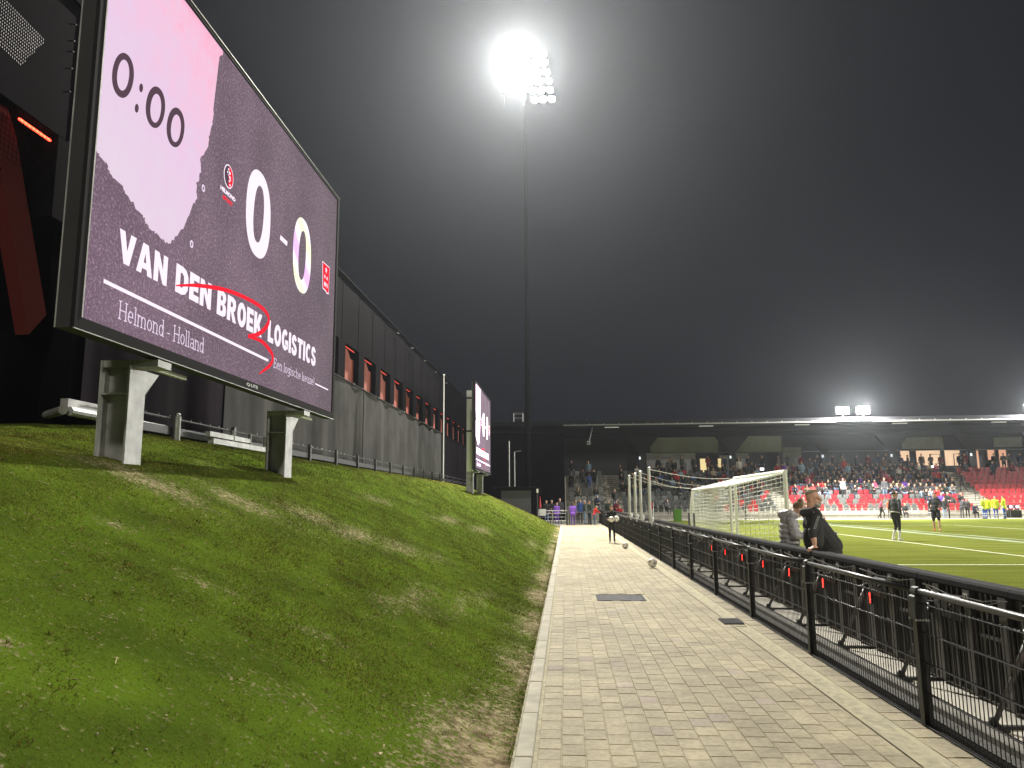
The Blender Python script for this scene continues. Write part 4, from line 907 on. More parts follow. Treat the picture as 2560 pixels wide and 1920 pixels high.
for x0, x1, z0, z1, m_ in ((30.8,31.1,5.2,6.14,wg1),(31.75,32.58,5.2,6.14,wg1),(33.2,35.4,4.7,6.14,wg1),(35.8,37.2,4.7,6.14,wg1),(38.3,38.9,4.4,6.1,wg3),(39.7,40.35,5.2,6.14,wg3),(40.72,41.4,4.5,6.14,wg3),(13.0,13.85,4.3,5.6,wg2),(14.7,15.02,4.4,5.6,wg2)):
    w = MB(); w.box(x0,x1,BY-0.05,BY+0.01,z0,z1,m_); p = w.obj('window', stand)
    f_ = MB(); t_ = 0.05
    f_.box(x0-t_,x0-0.002,BY-0.12,BY,z0-t_,z1+t_,frm); f_.box(x1+0.002,x1+t_,BY-0.12,BY,z0-t_,z1+t_,frm); f_.box(x0-0.001,x1+0.001,BY-0.12,BY,z1+0.002,z1+t_,frm); f_.box(x0-0.001,x1+0.001,BY-0.12,BY,z0-t_,z0-0.002,frm)
    if x1-x0 > 1.2: f_.box((x0+x1)/2+0.1,(x0+x1)/2+0.15,BY-0.12,BY-0.051,z0,z1-0.35,frm); f_.box((x0+x1)/2+0.1,x1-0.1,BY-0.12,BY-0.051,z1-0.37,z1-0.33,frm)
    f_.obj('frame', p)
# side wall on the scoreboard side, dark
MB().box(-8,-0.05,SY+0.6,SY+1.0,0,8.1,clad).obj('side_wall', stand)
MB().box(-0.04,0.04,SY-0.6,SY-0.5,0,3.7,galv).obj('end_post', stand)
# roof
roofm = mat('roof_underside', (0.018,0.018,0.020), 0.9, spec=0.05, var=0.15, nscale=0.4)
q = MB(); q.add([(-8,65.8,8.12),(60,65.8,8.12),(60,78,7.75),(-8,78,7.75),(-8,65.8,8.48),(60,65.8,8.48),(60,78,8.3),(-8,78,8.3)], [(0,3,2,1),(4,5,6,7),(0,1,5,4),(1,2,6,5),(2,3,7,6),(3,0,4,7)], roofm); q.obj('roof', stand)
q = MB(); q.tube((-0.1,65.72,8.10),(22.8,65.72,8.10),0.055,mat('gutter_white',(0.26,0.26,0.25),0.8,spec=0.1),6); q.tube((25.9,65.72,8.10),(60,65.72,8.10),0.055,MATS['gutter_white'],6)
q.obj('roof_edge_pipe', stand)
tick = MB().box(-0.03,0.03,65.70,65.76,8.14,8.24,MATS['gutter_white']).mesh('pipe_clip')
for k in range(46): link('pipe_clip', tick, stand, (0.9+k*1.25,0,0))
for z, y in ((7.85,67.2),(7.78,69.5),(7.7,72)): MB().box(-8,60,y,y+0.25,z-0.22,z+0.12,roofm).obj('purlin', stand)
strip = mat('strip_light', (0.5,0.5,0.48), 0.5, emit=(0.9,0.9,0.85), es=0.22)
for k in range(6): MB().box(3.5+k*8.05,4.7+k*8.05,66.2,66.35,7.9,7.96,strip).obj('strip_light', stand)
q = MB(); q.tube((2.45,66.3,8.0),(2.1,66.1,6.75),0.07,dkgrey,7); q.obj('camera_arm', stand); q = MB(); q.cbox(1.92,2.22,65.95,66.25,6.45,6.75,galv,0.03); q.tube((2.07,65.95,6.6),(2.07,65.85,6.6),0.08,black,8); q.obj('camera', stand)
q = MB()
for x in (-4.4,-3.6): q.tube((x,66,8.45),(x,66,9.25),0.03,galv,5); q.tube((x,66.8,8.45),(x,66.8,9.25),0.03,galv,5)
for z in (8.85,9.25): q.tube((-4.4,66,z),(-3.6,66,z),0.03,galv,5); q.tube((-4.4,66.8,z),(-3.6,66.8,z),0.03,galv,5); q.tube((-4.4,66,z),(-4.4,66.8,z),0.03,galv,5)
q.obj('roof_guard', stand)
for x0 in (19.6,21.3,23.0,24.8,26.4,28.2):       # steel barriers on the upper terrace
    q = MB(); q.tube((x0,SY+6.6,SZ+8*RI),(x0,SY+6.6,SZ+8*RI+1.0),0.025,galv,5); q.tube((x0+1.4,SY+6.6,SZ+8*RI),(x0+1.4,SY+6.6,SZ+8*RI+1.0),0.025,galv,5); q.tube((x0,SY+6.6,SZ+8*RI+1.0),(x0+1.4,SY+6.6,SZ+8*RI+1.0),0.03,galv,5); q.obj('terrace_barrier', stand)
q = MB(); q.path([(35.2,SY+2.0,SZ+2*RI),(35.2,SY+2.0,SZ+2*RI+1.0),(34.9,SY+5.5,SZ+8*RI+0.9),(34.9,SY+5.5,SZ+7*RI)],0.025,black,5); q.obj('handrail', stand)
# low black fence in front of the stand
t = thing('touchline_fence', 'low thin black post-and-wire fence in front of the far grandstand', 'fence', (0,65.0,0))
fpm = MB().box(-0.04,0.04,-0.04,0.04,0,1.08,black).mesh('post')
for k in range(10): link('post', fpm, t, (4.0+k*5.4, 0, 0))
for z in (0.3,1.05): MB().tube((2.8,0,z),(58,0,z),0.018,black,4).obj('rail', t)
# booth at the end of the bank
t = thing('black_booth', 'black box-shaped booth standing at the far foot of the grass bank', 'booth', (-3.3,52.6,0))
MB().box(-1.36,1.36,-1.1,1.1,0,2.5,clad).obj('body', t); MB().cbox(-1.5,1.5,-1.25,1.25,2.502,2.62,clad,0.03).obj('roof', t)
MB().box(-1.0,1.0,-1.13,-1.102,0.1,2.35,mat('booth_shutter',(0.035,0.035,0.037),0.6,var=0.2)).obj('shutter', t); MB().box(1.36,1.5,-1.2,-1.05,2.2,2.45,white).obj('wall_lamp', t)
MB().tube((1.42,-1.1,0),(1.42,-1.1,2.5),0.04,black,6).obj('corner_post', t)
for x, h_ in ((-2.4,6.3),(-2.05,5.5)):
    pass
t = thing('pole', 'taller thin grey pole standing behind the black booth', 'pole', (-4.15,57,0)); MB().tube((0,0,0),(0,0,6.1),0.05,galv,6).obj('shaft', t)
t = thing('lamp_pole', 'thin grey pole with short arm behind the black booth', 'lamp pole', (-3.75,57,0)); MB().tube((0,0,0),(0,0,5.3),0.045,galv,6).obj('shaft', t); MB().tube((0,0,5.3),(0.5,0,5.38),0.03,galv,5).obj('arm', t)
# barrier across the end of the path
t = thing('crowd_barrier', 'pale steel railing at the end of the path beside the black booth', 'barrier', (-1.9,53.4,0))
for z in (0.30,0.55,0.80,0.98): MB().tube((0,0,z),(1.95,0,z),0.018 if z < .9 else 0.028,galv,6).obj('rail', t)
for x in (0,0.98,1.95): MB().tube((x,0,0),(x,0,0.98),0.03,galv if x < 1.9 else black,6).obj('post', t)
t = thing('black_gate', 'black steel gate closing the far end of the paved path', 'gate', (0.08,52.5,0))
for z in (0.08,0.86): MB().tube((0,0,z),(1.62,0,z),0.025,black,6).obj('rail', t)
for x in (0,0.16,1.62): MB().tube((x,0,0),(x,0,0.95),0.04 if x == 0 else 0.025,black,6).obj('upright', t)
for i in range(9): MB().tube((0.3+i*0.15,0,0.08),(0.3+i*0.15,0,0.86),0.006,black,4).obj('bar', t)
t = thing('sign_box', 'small white sign board on the railing beside the booth', 'sign', (-1.62,53.3,0.98)); MB().box(-0.25,0.25,-0.03,0.03,-0.33,0.12,white).obj('board', t); MB().tube((0,0.05,-0.4),(0,0.05,0.1),0.02,galv,5).obj('stand_post', t)
t = thing('red_flag', 'rolled red flag standing upright beside the booth, above the white sign board', 'flag', (-1.78,53.9,1.2)); MB().tube((0,0,0),(0,0,0.78),0.09,mat('flag_red',(0.55,0.02,0.03),0.7),7,0.02).obj('cloth', t); MB().tube((0,0,-1.2),(0,0,0),0.02,galv,5).obj('pole', t)
t = thing('corner_flag', 'red corner flag on a white pole beyond the goal', 'corner flag', (7.0,62.6,0.03)); MB().tube((0,0,0),(0,0,1.5),0.022,white,6).obj('pole', t); MB().add([(0,0,1.5),(-0.28,-0.05,1.42),(-0.30,-0.02,1.0),(-0.1,0.05,0.85),(0,0,0.95)],[(0,1,2,3,4)],MATS['flag_red']).obj('cloth', t)
t = thing('green_bin', 'bright green plastic bin standing behind the goal near the stand', 'bin', (8.6,60.5,0.03)); MB().prism([(-0.26,0),(0.26,0),(0.30,0.85),(-0.30,0.85)],-0.25,0.25,mat('bin_green',(0.10,0.30,0.02),0.5),1).obj('body', t); MB().cbox(-0.33,0.33,-0.3,0.3,0.852,0.92,MATS['bin_green'],0.02).obj('lid', t)
# flight case with two small lamps
t = thing('flight_case', 'black equipment case with pale edges beside the yellow-jacketed stewards', 'flight case', (34.75,62.7,0.03)); MB().box(-0.42,0.42,-0.3,0.3,0.08,0.68,blackm).obj('body', t)
q = MB()
for x in (-0.43,0.41): q.box(x,x+0.02,-0.31,-0.29,0.08,0.69,galv)
q.box(-0.41,0.41,-0.31,-0.30,0.67,0.69,galv); q.box(-0.41,0.41,-0.31,-0.30,0.08,0.10,galv); q.obj('edging', t)
for x, lab in ((-0.3,'small purple-white stage lamp on the flight case, nearer the stewards'),(0.18,'small dimmer stage lamp on the flight case, further from the stewards')):
    t = thing('stage_lamp', lab, 'lamp', (34.75+x,62.6,0.72)); MB().tube((0,-0.1,0.25),(0,0.15,0.25),0.15,blackm,10).obj('housing', t); MB().tube((0,-0.12,0.25),(0,-0.105,0.25),0.11,mat('stage_light',(0.5,0.4,0.8),0.3,emit=(0.75,0.6,1.0),es=3.5 if x < 0 else 1.2),10).obj('lens', t); MB().box(-0.16,0.16,-0.05,0.05,0.0,0.06,blackm).obj('base', t)

# ------------------------------------------------------------------ goal, net, poles
goal = thing('football_goal', 'white full-size football goal with white net standing behind the boards', 'goal', (0,0,0))
gw = mat('goal_white', (0.86,0.86,0.80), 0.4)
Y0, Y1, XG, XB = 25.05, 32.37, 7.0, 5.25
def gtube(nm, p, q_, r, m=gw, n=10): return MB().tube(p, q_, r, m, n).obj(nm, goal, smooth=False)
gtube('post',(XG,Y0,0.03),(XG,Y0,2.50),0.07); gtube('post',(XG,Y1,0.03),(XG,Y1,2.50),0.07); gtube('crossbar',(XG,Y0-0.07,2.50),(XG,Y1+0.07,2.50),0.07)
gtube('rear_post',(XB,Y0,0.03),(XB,Y0,2.05),0.045); gtube('rear_post',(XB,Y1,0.03),(XB,Y1,2.05),0.045); gtube('rear_bar',(XB,Y0,2.05),(XB,Y1,2.05),0.045)
gtube('side_bar',(XG,Y0,2.46),(XB,Y0,2.05),0.035); gtube('side_bar',(XG,Y1,2.46),(XB,Y1,2.05),0.035)
nm_ = mat('net_white', (0.86,0.87,0.80), 0.8)
net = MB(); nr = 0.0092
def netpanel(P, nu, nv, sag=None):
    g_ = [[P(i/nu, j/nv) for j in range(nv+1)] for i in range(nu+1)]
    for i in range(nu+1):
        for j in range(nv+1):
            if i < nu: net.tube(g_[i][j], g_[i+1][j], nr, nm_, 3, caps=False)
            if j < nv: net.tube(g_[i][j], g_[i][j+1], nr, nm_, 3, caps=False)
def ysag(u): return 0.05*math.sin(u*math.pi)
netpanel(lambda u, v: (XB+(XG-XB)*u, Y0+0.06*math.sin(u*3.1)*math.sin(v*3.1), 0.05+v*(2.0+(0.43)*u)), 12, 17)
netpanel(lambda u, v: (XB+(XG-XB)*u, Y1+0.06*math.sin(u*3.1)*math.sin(v*3.1), 0.05+v*(2.0+(0.43)*u)), 12, 17)
netpanel(lambda u, v: (XB-0.12*math.sin(v*3.1)-0.05*math.sin(u*9), Y0+(Y1-Y0)*u, 0.05+v*(2.0+0.02*math.sin(u*13))), 52, 16)
netpanel(lambda u, v: (XB+(XG-XB)*v, Y0+(Y1-Y0)*u, 2.06+0.40*v-0.07*math.sin(u*3.14)*math.sin(v*3.14)), 52, 12)
net.obj('net', goal)
pw_ = mat('pole_pale', (0.62,0.62,0.60), 0.45)
labs = ['tallest-looking pale net pole beside the boards, nearest the camera','pale net pole behind the boards, next beyond the nearest one','pale net pole behind the boards, third from the camera','farthest of the four pale net poles behind the boards']
tgt = [(XG,Y1,2.50),(XB,Y0+2.4,2.1),(XB-0.05,Y1,2.1),(XB-0.05,Y1,2.12)]
for i, y in enumerate((24.7,27.6,29.7,32.4)):
    t = thing('net_pole', labs[i], 'pole', (2.66,y,0), group='net poles behind the goal'); MB().tube((0,0,0),(0,0,2.62),0.048,pw_,8).obj('shaft', t); MB().ball((0.05,0,1.02),0.07,white,8,6,(1,1,1.4)).obj('pulley', t); MB().tube((0,0,2.62),(0.06,0,2.66),0.05,pw_,8,0.03).obj('cap', t)
    rope = MB(); a = Vector((2.68,y,2.60)); b = Vector(tgt[i]); pts = [a.lerp(b, s/10)-Vector((0,0,0.12*math.sin(math.pi*s/10))) for s in range(11)]
    rope.path(pts, 0.011, white, 4); t2 = rope.obj('net_rope', smooth=False); t2['label'] = 'white rope from the %s net pole to the net' % ('nearest','second','third','farthest')[i]; t2['category'] = 'rope'; t2['group'] = 'ropes holding the net'
# spare frame behind the boards with the poles' ground tubes
# ------------------------------------------------------------------ footballs
ballm = mat('ball_white', (0.72,0.70,0.64), 0.4); ballp = mat('ball_panel', (0.18,0.17,0.16), 0.5); ballo = mat('ball_warm_panel', (0.45,0.28,0.20), 0.5)
def football(label, loc, rot=(0,0,0), scuff=True):
    bm = bmesh.new(); bmesh.ops.create_icosphere(bm, subdivisions=3, radius=0.11)
    me = bpy.data.meshes.new('football_shell'); bm.to_mesh(me); bm.free(); me.materials.append(ballm); me.shade_smooth()
    t = thing('football', label, 'football', loc); t.rotation_euler = rot; link('shell', me, t)
    ico = bmesh.new(); bmesh.ops.create_icosphere(ico, subdivisions=1, radius=1); ds = [v.co.normalized() for v in ico.verts]; ico.free()
    for k, d in enumerate(ds):
        a = d.orthogonal().normalized(); b = d.cross(a); vs = []
        for i in range(5):
            th = 2*math.pi*i/5; vs.append(((d+0.30*(a*math.cos(th)+b*math.sin(th))).normalized())*0.1115)
        q = MB(); q.add(vs+[d*0.1122], [(i, (i+1) % 5, 5) for i in range(5)], ballp if k % 3 == 0 else ballo if k % 3 == 1 else ballm); q.obj('panel', t)
football('scuffed white football lying on the path edge by the fence, nearer the camera', (2.03,18.75,0.145), (0.4,0.2,0.1))
football('white football lying on the path by the feet of the ball boy', (1.95,26.1,0.145), (1.0,0.5,0.3))
# ------------------------------------------------------------------ people: one skin grown over tapered limbs, then coloured by nearest body part
def rotz(a): return Matrix.Rotation(a, 3, 'Z')
def figure_mesh(name, prims, mats_, vox, smooth=2):
    bm = bmesh.new()
    for p in prims:
        if p[0] == 'cap':
            _, a, b, ra, rb, mi = p; a = Vector(a); b = Vector(b); t = bmesh.new()
            for c, r in ((a, ra), (b, rb)):
                q = bmesh.ops.create_icosphere(t, subdivisions=2 if r > 0.03 else 1, radius=r, matrix=Matrix.Translation(c))
            h = bmesh.ops.convex_hull(t, input=list(t.verts))
            bmesh.ops.delete(t, geom=[g for g in h['geom_interior']+h['geom_unused'] if isinstance(g, bmesh.types.BMVert)], context='VERTS')
            me = bpy.data.meshes.new('t'); t.to_mesh(me); t.free(); bm.from_mesh(me); bpy.data.meshes.remove(me)
        else:
            _, c, rad, mi, M = p; M4 = Matrix.Translation(Vector(c)) @ M.to_4x4() @ Matrix.Diagonal((*rad, 1))
            bmesh.ops.create_icosphere(bm, subdivisions=3 if max(rad) > 0.05 else 2, radius=1.0, matrix=M4)
    me = bpy.data.meshes.new(name); bm.to_mesh(me); bm.free()
    o = bpy.data.objects.new('tmp', me); COL.objects.link(o)
    r = o.modifiers.new('r', 'REMESH'); r.mode = 'VOXEL'; r.voxel_size = vox; r.use_smooth_shade = True
    if smooth:
        s = o.modifiers.new('s', 'SMOOTH'); s.iterations = smooth; s.factor = 0.5
    bpy.context.view_layer.update(); out = bpy.data.meshes.new_from_object(o.evaluated_get(bpy.context.evaluated_depsgraph_get()))
    bpy.data.objects.remove(o); bpy.data.meshes.remove(me); out.name = name
    n = len(out.polygons); co = np.zeros(n*3); out.polygons.foreach_get('center', co); co = co.reshape(-1, 3)
    best = np.full(n, 1e9); idx = np.zeros(n, dtype=np.int32)
    for p in prims:
        if p[0] == 'cap':
            _, a, b, ra, rb, mi = p; a = np.array(a); b = np.array(b); d = b-a; L = max(d@d, 1e-9); t = np.clip(((co-a)@d)/L, 0, 1)
            dist = np.linalg.norm(co-(a+t[:, None]*d), axis=1)-(ra+(rb-ra)*t)
        else:
            _, c, rad, mi, M = p; q = (co-np.array(c)) @ np.array(M); k = np.linalg.norm(q/np.array(rad), axis=1); dist = (k-1)*min(rad)
        m = dist < best; best[m] = dist[m]; idx[m] = mi
    for m in mats_: out.materials.append(m)
    out.polygons.foreach_set('material_index', idx); out.shade_smooth(); out.update(); return out
I3 = Matrix.Identity(3)
# colour slots: 0 top, 1 legs, 2 skin, 3 hair, 4 shoes, 5 extra
def head(c, yaw=0.0, nod=0.0, hair='short', sc=1.0, hm=3, sm=2, collar=None):
    M = rotz(yaw) @ Matrix.Rotation(nod, 3, 'X'); c = Vector(c)
    def at(x, y, z): return tuple(c+M @ Vector((x*sc, y*sc, z*sc)))
    E = lambda p, r, mi: ('ell', at(*p), tuple(q*sc for q in r), mi, M)
    out = [E((0,-0.005,0.035), (0.074,0.094,0.092), sm), E((0,0.030,-0.035), (0.056,0.062,0.075), sm), E((0,0.060,-0.085), (0.030,0.028,0.026), sm),
           ('cap', at(0,0.088,0.02), at(0,0.113,-0.022), 0.010*sc, 0.016*sc, sm), E((0.076,-0.005,-0.005), (0.012,0.022,0.034), sm), E((-0.076,-0.005,-0.005), (0.012,0.022,0.034), sm)]
    if hair == 'short': out += [E((0,-0.022,0.062), (0.080,0.095,0.080), hm)]
    elif hair == 'long': out += [E((0,-0.024,0.055), (0.086,0.098,0.090), hm), E((0,-0.062,-0.06), (0.078,0.048,0.13), hm)]
    elif hair == 'hood': out += [E((0,-0.028,0.03), (0.096,0.108,0.125), 0)]
    elif hair == 'cap': out += [E((0,-0.010,0.072), (0.084,0.100,0.066), hm), E((0,0.095,0.055), (0.06,0.045,0.010), hm)]
    return out
def body(J, g=1.0, hair='short', yaw=0, nod=0, coat=False, shorts=False, barearms=False, legs_r=1.0, shoulders=1.0, vest=False, fingers=False, socks=None, tummy=0.0):
    P = []; V = Vector
    pel = V(J['pelvis']); chest = V(J['chest']); neck = V(J['neck']); hd = V(J['head']); mid = (pel+chest)/2
    P.append(('ell', tuple(chest), (0.165*g*shoulders, 0.110*g, 0.17), 0, I3)); P.append(('ell', tuple(mid), (0.148*g, 0.112*g+tummy, 0.17), 0, I3))
    P.append(('ell', tuple(pel), (0.160*g, 0.118*g, 0.12), 0 if coat else 1, I3))
    if coat: P.append(('ell', tuple(pel-V((0,0,0.06))), (0.170*g, 0.130*g, 0.14), 0, I3))
    P.append(('cap', tuple(neck-V((0,0,0.06))), tuple(neck), 0.085*g, 0.058, 0)); P.append(('cap', tuple(neck), tuple(neck.lerp(hd, 0.6)), 0.052, 0.050, 2))
    P += head(hd, yaw, nod, hair)
    for s in ('l', 'r'):
        sh, el, wr, hp, kn, an = (V(J[k+s]) for k in ('sh', 'el', 'wr', 'hip', 'kn', 'an'))
        P.append(('cap', tuple(chest+V((0,0,0.09))), tuple(sh), 0.075*g, 0.064*g, 0))
        P.append(('cap', tuple(sh), tuple(el), 0.062*g, 0.047*g, 0)); P.append(('cap', tuple(el), tuple(wr), 0.045*g, 0.033*(g if not barearms else 1), 2 if barearms else 0))
        d = (wr-el).normalized(); 
        if not fingers: P.append(('ell', tuple(wr+d*0.065), (0.038,0.038,0.07), 2 if 'glove' not in J else 5, I3 if abs(d.z) > .7 else d.to_track_quat('Z', 'Y').to_matrix()))
        lm_ = 1
        P.append(('cap', tuple(hp), tuple(kn), 0.088*g*legs_r, 0.060*legs_r, lm_)); P.append(('cap', tuple(kn), tuple(kn.lerp(an, 0.35)), 0.054*legs_r, 0.056*legs_r, 2 if shorts else 1))
        P.append(('cap', tuple(kn.lerp(an, 0.35)), tuple(an), 0.056*legs_r, 0.040*legs_r, (2 if shorts else 1) if socks is None else socks))
        ft = J.get('ft'+s); ft = V(ft) if ft else an+V((0,0.15,-0.05))
        P.append(('cap', tuple(an+V((0,-0.03,-0.045))), tuple(ft), 0.040, 0.034, 4))
    return P
def stand_j(**k):
    J = dict(pelvis=(0,0,.95), chest=(0,0.0,1.30), neck=(0,-.01,1.50), head=(0,.01,1.645), shl=(-.175,0,1.43), shr=(.175,0,1.43), ell=(-.235,-.03,1.16), elr=(.235,-.03,1.16), wrl=(-.24,.05,.92), wrr=(.24,.05,.92),
             hipl=(-.09,0,.92), hipr=(.09,0,.92), knl=(-.10,.02,.50), knr=(.10,.02,.50), anl=(-.105,-.01,.09), anr=(.105,-.01,.09), ftl=(-.115,.14,.035), ftr=(.115,.14,.035)); J.update(k); return J
def sit_j(**k):
    J = dict(pelvis=(0,0,.50), chest=(0,.02,.86), neck=(0,.03,1.06), head=(0,.07,1.20), shl=(-.175,.02,.99), shr=(.175,.02,.99), ell=(-.225,.10,.74), elr=(.225,.10,.74), wrl=(-.10,.30,.64), wrr=(.10,.30,.64),
             hipl=(-.09,.02,.48), hipr=(.09,.02,.48), knl=(-.13,.44,.50), knr=(.13,.44,.50), anl=(-.12,.42,.09), anr=(.12,.42,.09), ftl=(-.12,.56,.035), ftr=(.12,.56,.035)); J.update(k); return J
skin = mat('skin', (0.50,0.29,0.20), 0.55, var=0.08, nscale=30); hairs = {'brown': mat('hair_brown',(0.07,0.04,0.022),0.7), 'black': mat('hair_black',(0.015,0.012,0.010),0.7), 'grey': mat('hair_grey',(0.28,0.26,0.24),0.7), 'blond': mat('hair_blond',(0.34,0.23,0.11),0.7)}
def cloth(n, c, **k): return mat('cloth_'+n, c, 0.85, var=0.18, nscale=10, **k)
C = {'black':(0.014,0.014,0.015),'navy':(0.018,0.024,0.050),'charcoal':(0.045,0.045,0.048),'dark green':(0.025,0.040,0.028),'grey':(0.16,0.16,0.16),'red':(0.42,0.02,0.02),'brown':(0.10,0.055,0.03),'white':(0.62,0.60,0.56),'blue':(0.04,0.09,0.30),'purple':(0.13,0.05,0.34),'beige':(0.36,0.29,0.19),'maroon':(0.15,0.015,0.025),'pink':(0.50,0.08,0.18),'light blue':(0.22,0.32,0.45),'denim':(0.10,0.15,0.24),'olive':(0.10,0.10,0.05)}
CM = {k: cloth(k.replace(' ', '_'), v) for k, v in C.items()}
shoe_w = mat('shoe_white',(0.6,0.6,0.58),0.5); shoe_b = mat('shoe_black',(0.02,0.02,0.02),0.5); shoe_r = mat('shoe_orange',(0.75,0.10,0.04),0.5)
def person(label, mesh, loc, rz=0.0, sc=1.0, group=None, mats_=None):
    o = link('person', mesh, None, loc, rz, label=label, category='person', group=group); o.scale = (sc,)*3
    if mats_:
        for i, m_ in enumerate(mats_):
            if i < len(o.material_slots): o.material_slots[i].link = 'OBJECT'; o.material_slots[i].material = m_
    return o
D6 = [CM['black'], CM['navy'], skin, hairs['brown'], shoe_b, CM['white']]

# --- the bearded man leaning on the boards (faces the pitch, local +Y), close detail
hood = cloth('hoodie_charcoal', (0.032,0.032,0.034), bump=0.15, bscale=25)
beard = mat('beard_grey', (0.50,0.46,0.41), 0.9, bump=0.6, bscale=220); hairg = mat('hair_grey_brown', (0.38,0.31,0.23), 0.9, bump=0.8, bscale=180); eyem = mat('eye_dark', (0.03,0.02,0.015), 0.3); skinp = mat('skin_ruddy', (0.66,0.37,0.26), 0.5, var=0.10, nscale=25)
ex, ey, ez = .27, -.27, 1.185
J = stand_j(pelvis=(0,.03,.95), chest=(0,-.13,1.29), neck=(0,-.15,1.48), head=(0,-.115,1.63), shl=(-.185,-.14,1.41), shr=(.185,-.15,1.41), ell=(-.24,-.02,1.17), wrl=(-.14,.16,1.08), elr=(ex,ey,ez), wrr=(.315,-.265,1.015))
P = [p for p in body(J, g=1.10, fingers=True) if not (p[0] == 'cap' and (Vector(p[1])-Vector((ex,ey,ez))).length < 1e-4)]
P += [('cap', (ex,ey,ez), (ex+.008,ey-.002,ez-.05), .056, .054, 0), ('cap', (ex+.006,ey,ez-.045), (.300,-.268,1.08), .045, .038, 2), ('cap', (.300,-.268,1.08), (.312,-.268,1.00), .037, .029, 2),
      ('ell', (.315,-.278,.985), (.042,.045,.020), 2, I3)]
for k, (dx, l) in enumerate(((-.030,.068),(-.010,.078),(.012,.074),(.032,.060))):      # fingers curl over the pad
    a = (.315+dx,-.305,.982); b = (.315+dx*1.25,-.305-l*.55,.972); c = (.315+dx*1.3,-.305-l*.72,.972-l*.55)
    P += [('cap', a, b, .0115, .0105, 2), ('cap', b, c, .0105, .009, 2)]
P += [('cap', (.275,-.262,.985), (.252,-.225,.985), .013, .012, 2), ('cap', (.252,-.225,.985), (.246,-.195,.976), .012, .010, 2)]
P += [('ell', (-.12,.19,1.06), (.035,.05,.03), 2, I3)]
P += [('cap', (-.10,-.20,1.47), (0,-.265,1.45), .045, .058, 0), ('cap', (.10,-.20,1.47), (0,-.265,1.45), .045, .058, 0), ('cap', (-.11,-.15,1.50), (-.07,-.07,1.46), .034, .028, 0), ('cap', (.11,-.15,1.50), (.07,-.07,1.46), .034, .028, 0),
      ('cap', (-.05,-.12,1.28), (-.04,.075,.98), .145, .165, 0), ('cap', (.05,-.12,1.28), (.04,.075,.98), .145, .165, 0), ('ell', (0,.06,.90), (.185,.185,.055), 0, I3), ('ell', (0,-.12,1.10), (.170,.165,.25), 0, I3), ('cap', (.17,-.15,1.36), (.15,-.17,1.05), .07, .10, 0),
      ('cap', (.19,-.16,1.38), (.24,-.25,1.22), .070, .058, 0), ('ell', (.255,-.262,1.215), (.062,.062,.022), 0, I3)]
P = [p for p in P if not (p[0] == 'ell' and p[3] == 3)]
hc = Vector((0,-.115,1.63)); hy = R(-46); HM = rotz(hy)
def hp_(x, y, z): return tuple(hc+HM @ Vector((x,y,z)))
P = [p for p in P if not ((p[0] == 'ell' and (Vector(p[1])-hc).length < .15 and p[3] == 2) or (p[0] == 'cap' and (Vector(p[1])-hc).length < .12 and (Vector(p[2])-hc).length < .13 and p[5] == 2))]
P += [('cap', (0,-.15,1.47), tuple(hc+Vector((0,-.03,-.05))), .066, .064, 2)]
P += head(hc, hy, 0.03, 'none', 1.06)
P += [('ell', hp_(0,-.022,.083), (.074,.088,.062), 3, HM), ('ell', hp_(0,.012,.118), (.046,.074,.026), 3, HM),
      ('ell', hp_(0,.078,-.082), (.036,.034,.042), 5, HM), ('ell', hp_(.040,.052,-.070), (.018,.040,.026), 5, HM), ('ell', hp_(-.040,.052,-.070), (.018,.040,.026), 5, HM), ('cap', hp_(-.026,.104,-.045), hp_(.026,.104,-.045), .011, .011, 5),
      ('cap', hp_(-.045,.090,.032), hp_(-.012,.099,.030), .011, .010, 2), ('cap', hp_(.045,.090,.032), hp_(.012,.099,.030), .011, .010, 2),
      ('ell', hp_(-.030,.096,.010), (.012,.007,.006), 6, HM), ('ell', hp_(.030,.096,.010), (.012,.007,.006), 6, HM), ('ell', hp_(0,.116,-.064), (.020,.006,.004), 7, HM)]
lips = mat('lips', (0.35,0.12,0.10), 0.5)
man_mesh = figure_mesh('man', P, [hood, CM['black'], skinp, hairg, shoe_b, beard, eyem, lips], 0.0085, 2)
man = person('bearded man in black hoodie leaning back on the boards with one bare forearm', man_mesh, (3.56,11.05,0.0), R(-90+6), 0.985)
tape = mat('sleeve_tape', (0.55,0.55,0.53), 0.6)
q = MB()
for i in range(9):      # printed tape down the sleeve: little open boxes
    a = Vector((.250,-.165,1.40)).lerp(Vector((.312,-.262,1.225)), i/9); b = Vector((.250,-.165,1.40)).lerp(Vector((.312,-.262,1.225)), (i+.75)/9)
    q.tube(a+Vector((.006,-.011,0)), b+Vector((.006,-.011,0)), .0022, tape, 4); q.tube(a+Vector((.006,.013,0)), b+Vector((.006,.013,0)), .0022, tape, 4); q.tube(a+Vector((.006,-.011,0)), a+Vector((.006,.013,0)), .0022, tape, 4)
q.obj('sleeve_tape', man)
q = MB(); q.path([(.06,-.07,1.46),(.07,-.005,1.38),(.05,.04,1.30),(.01,.10,1.20)], .006, CM['red'], 4); q.obj('lanyard', man)
MB().box(-.04,.06,.165,.172,1.07,1.18,white).obj('badge', man)

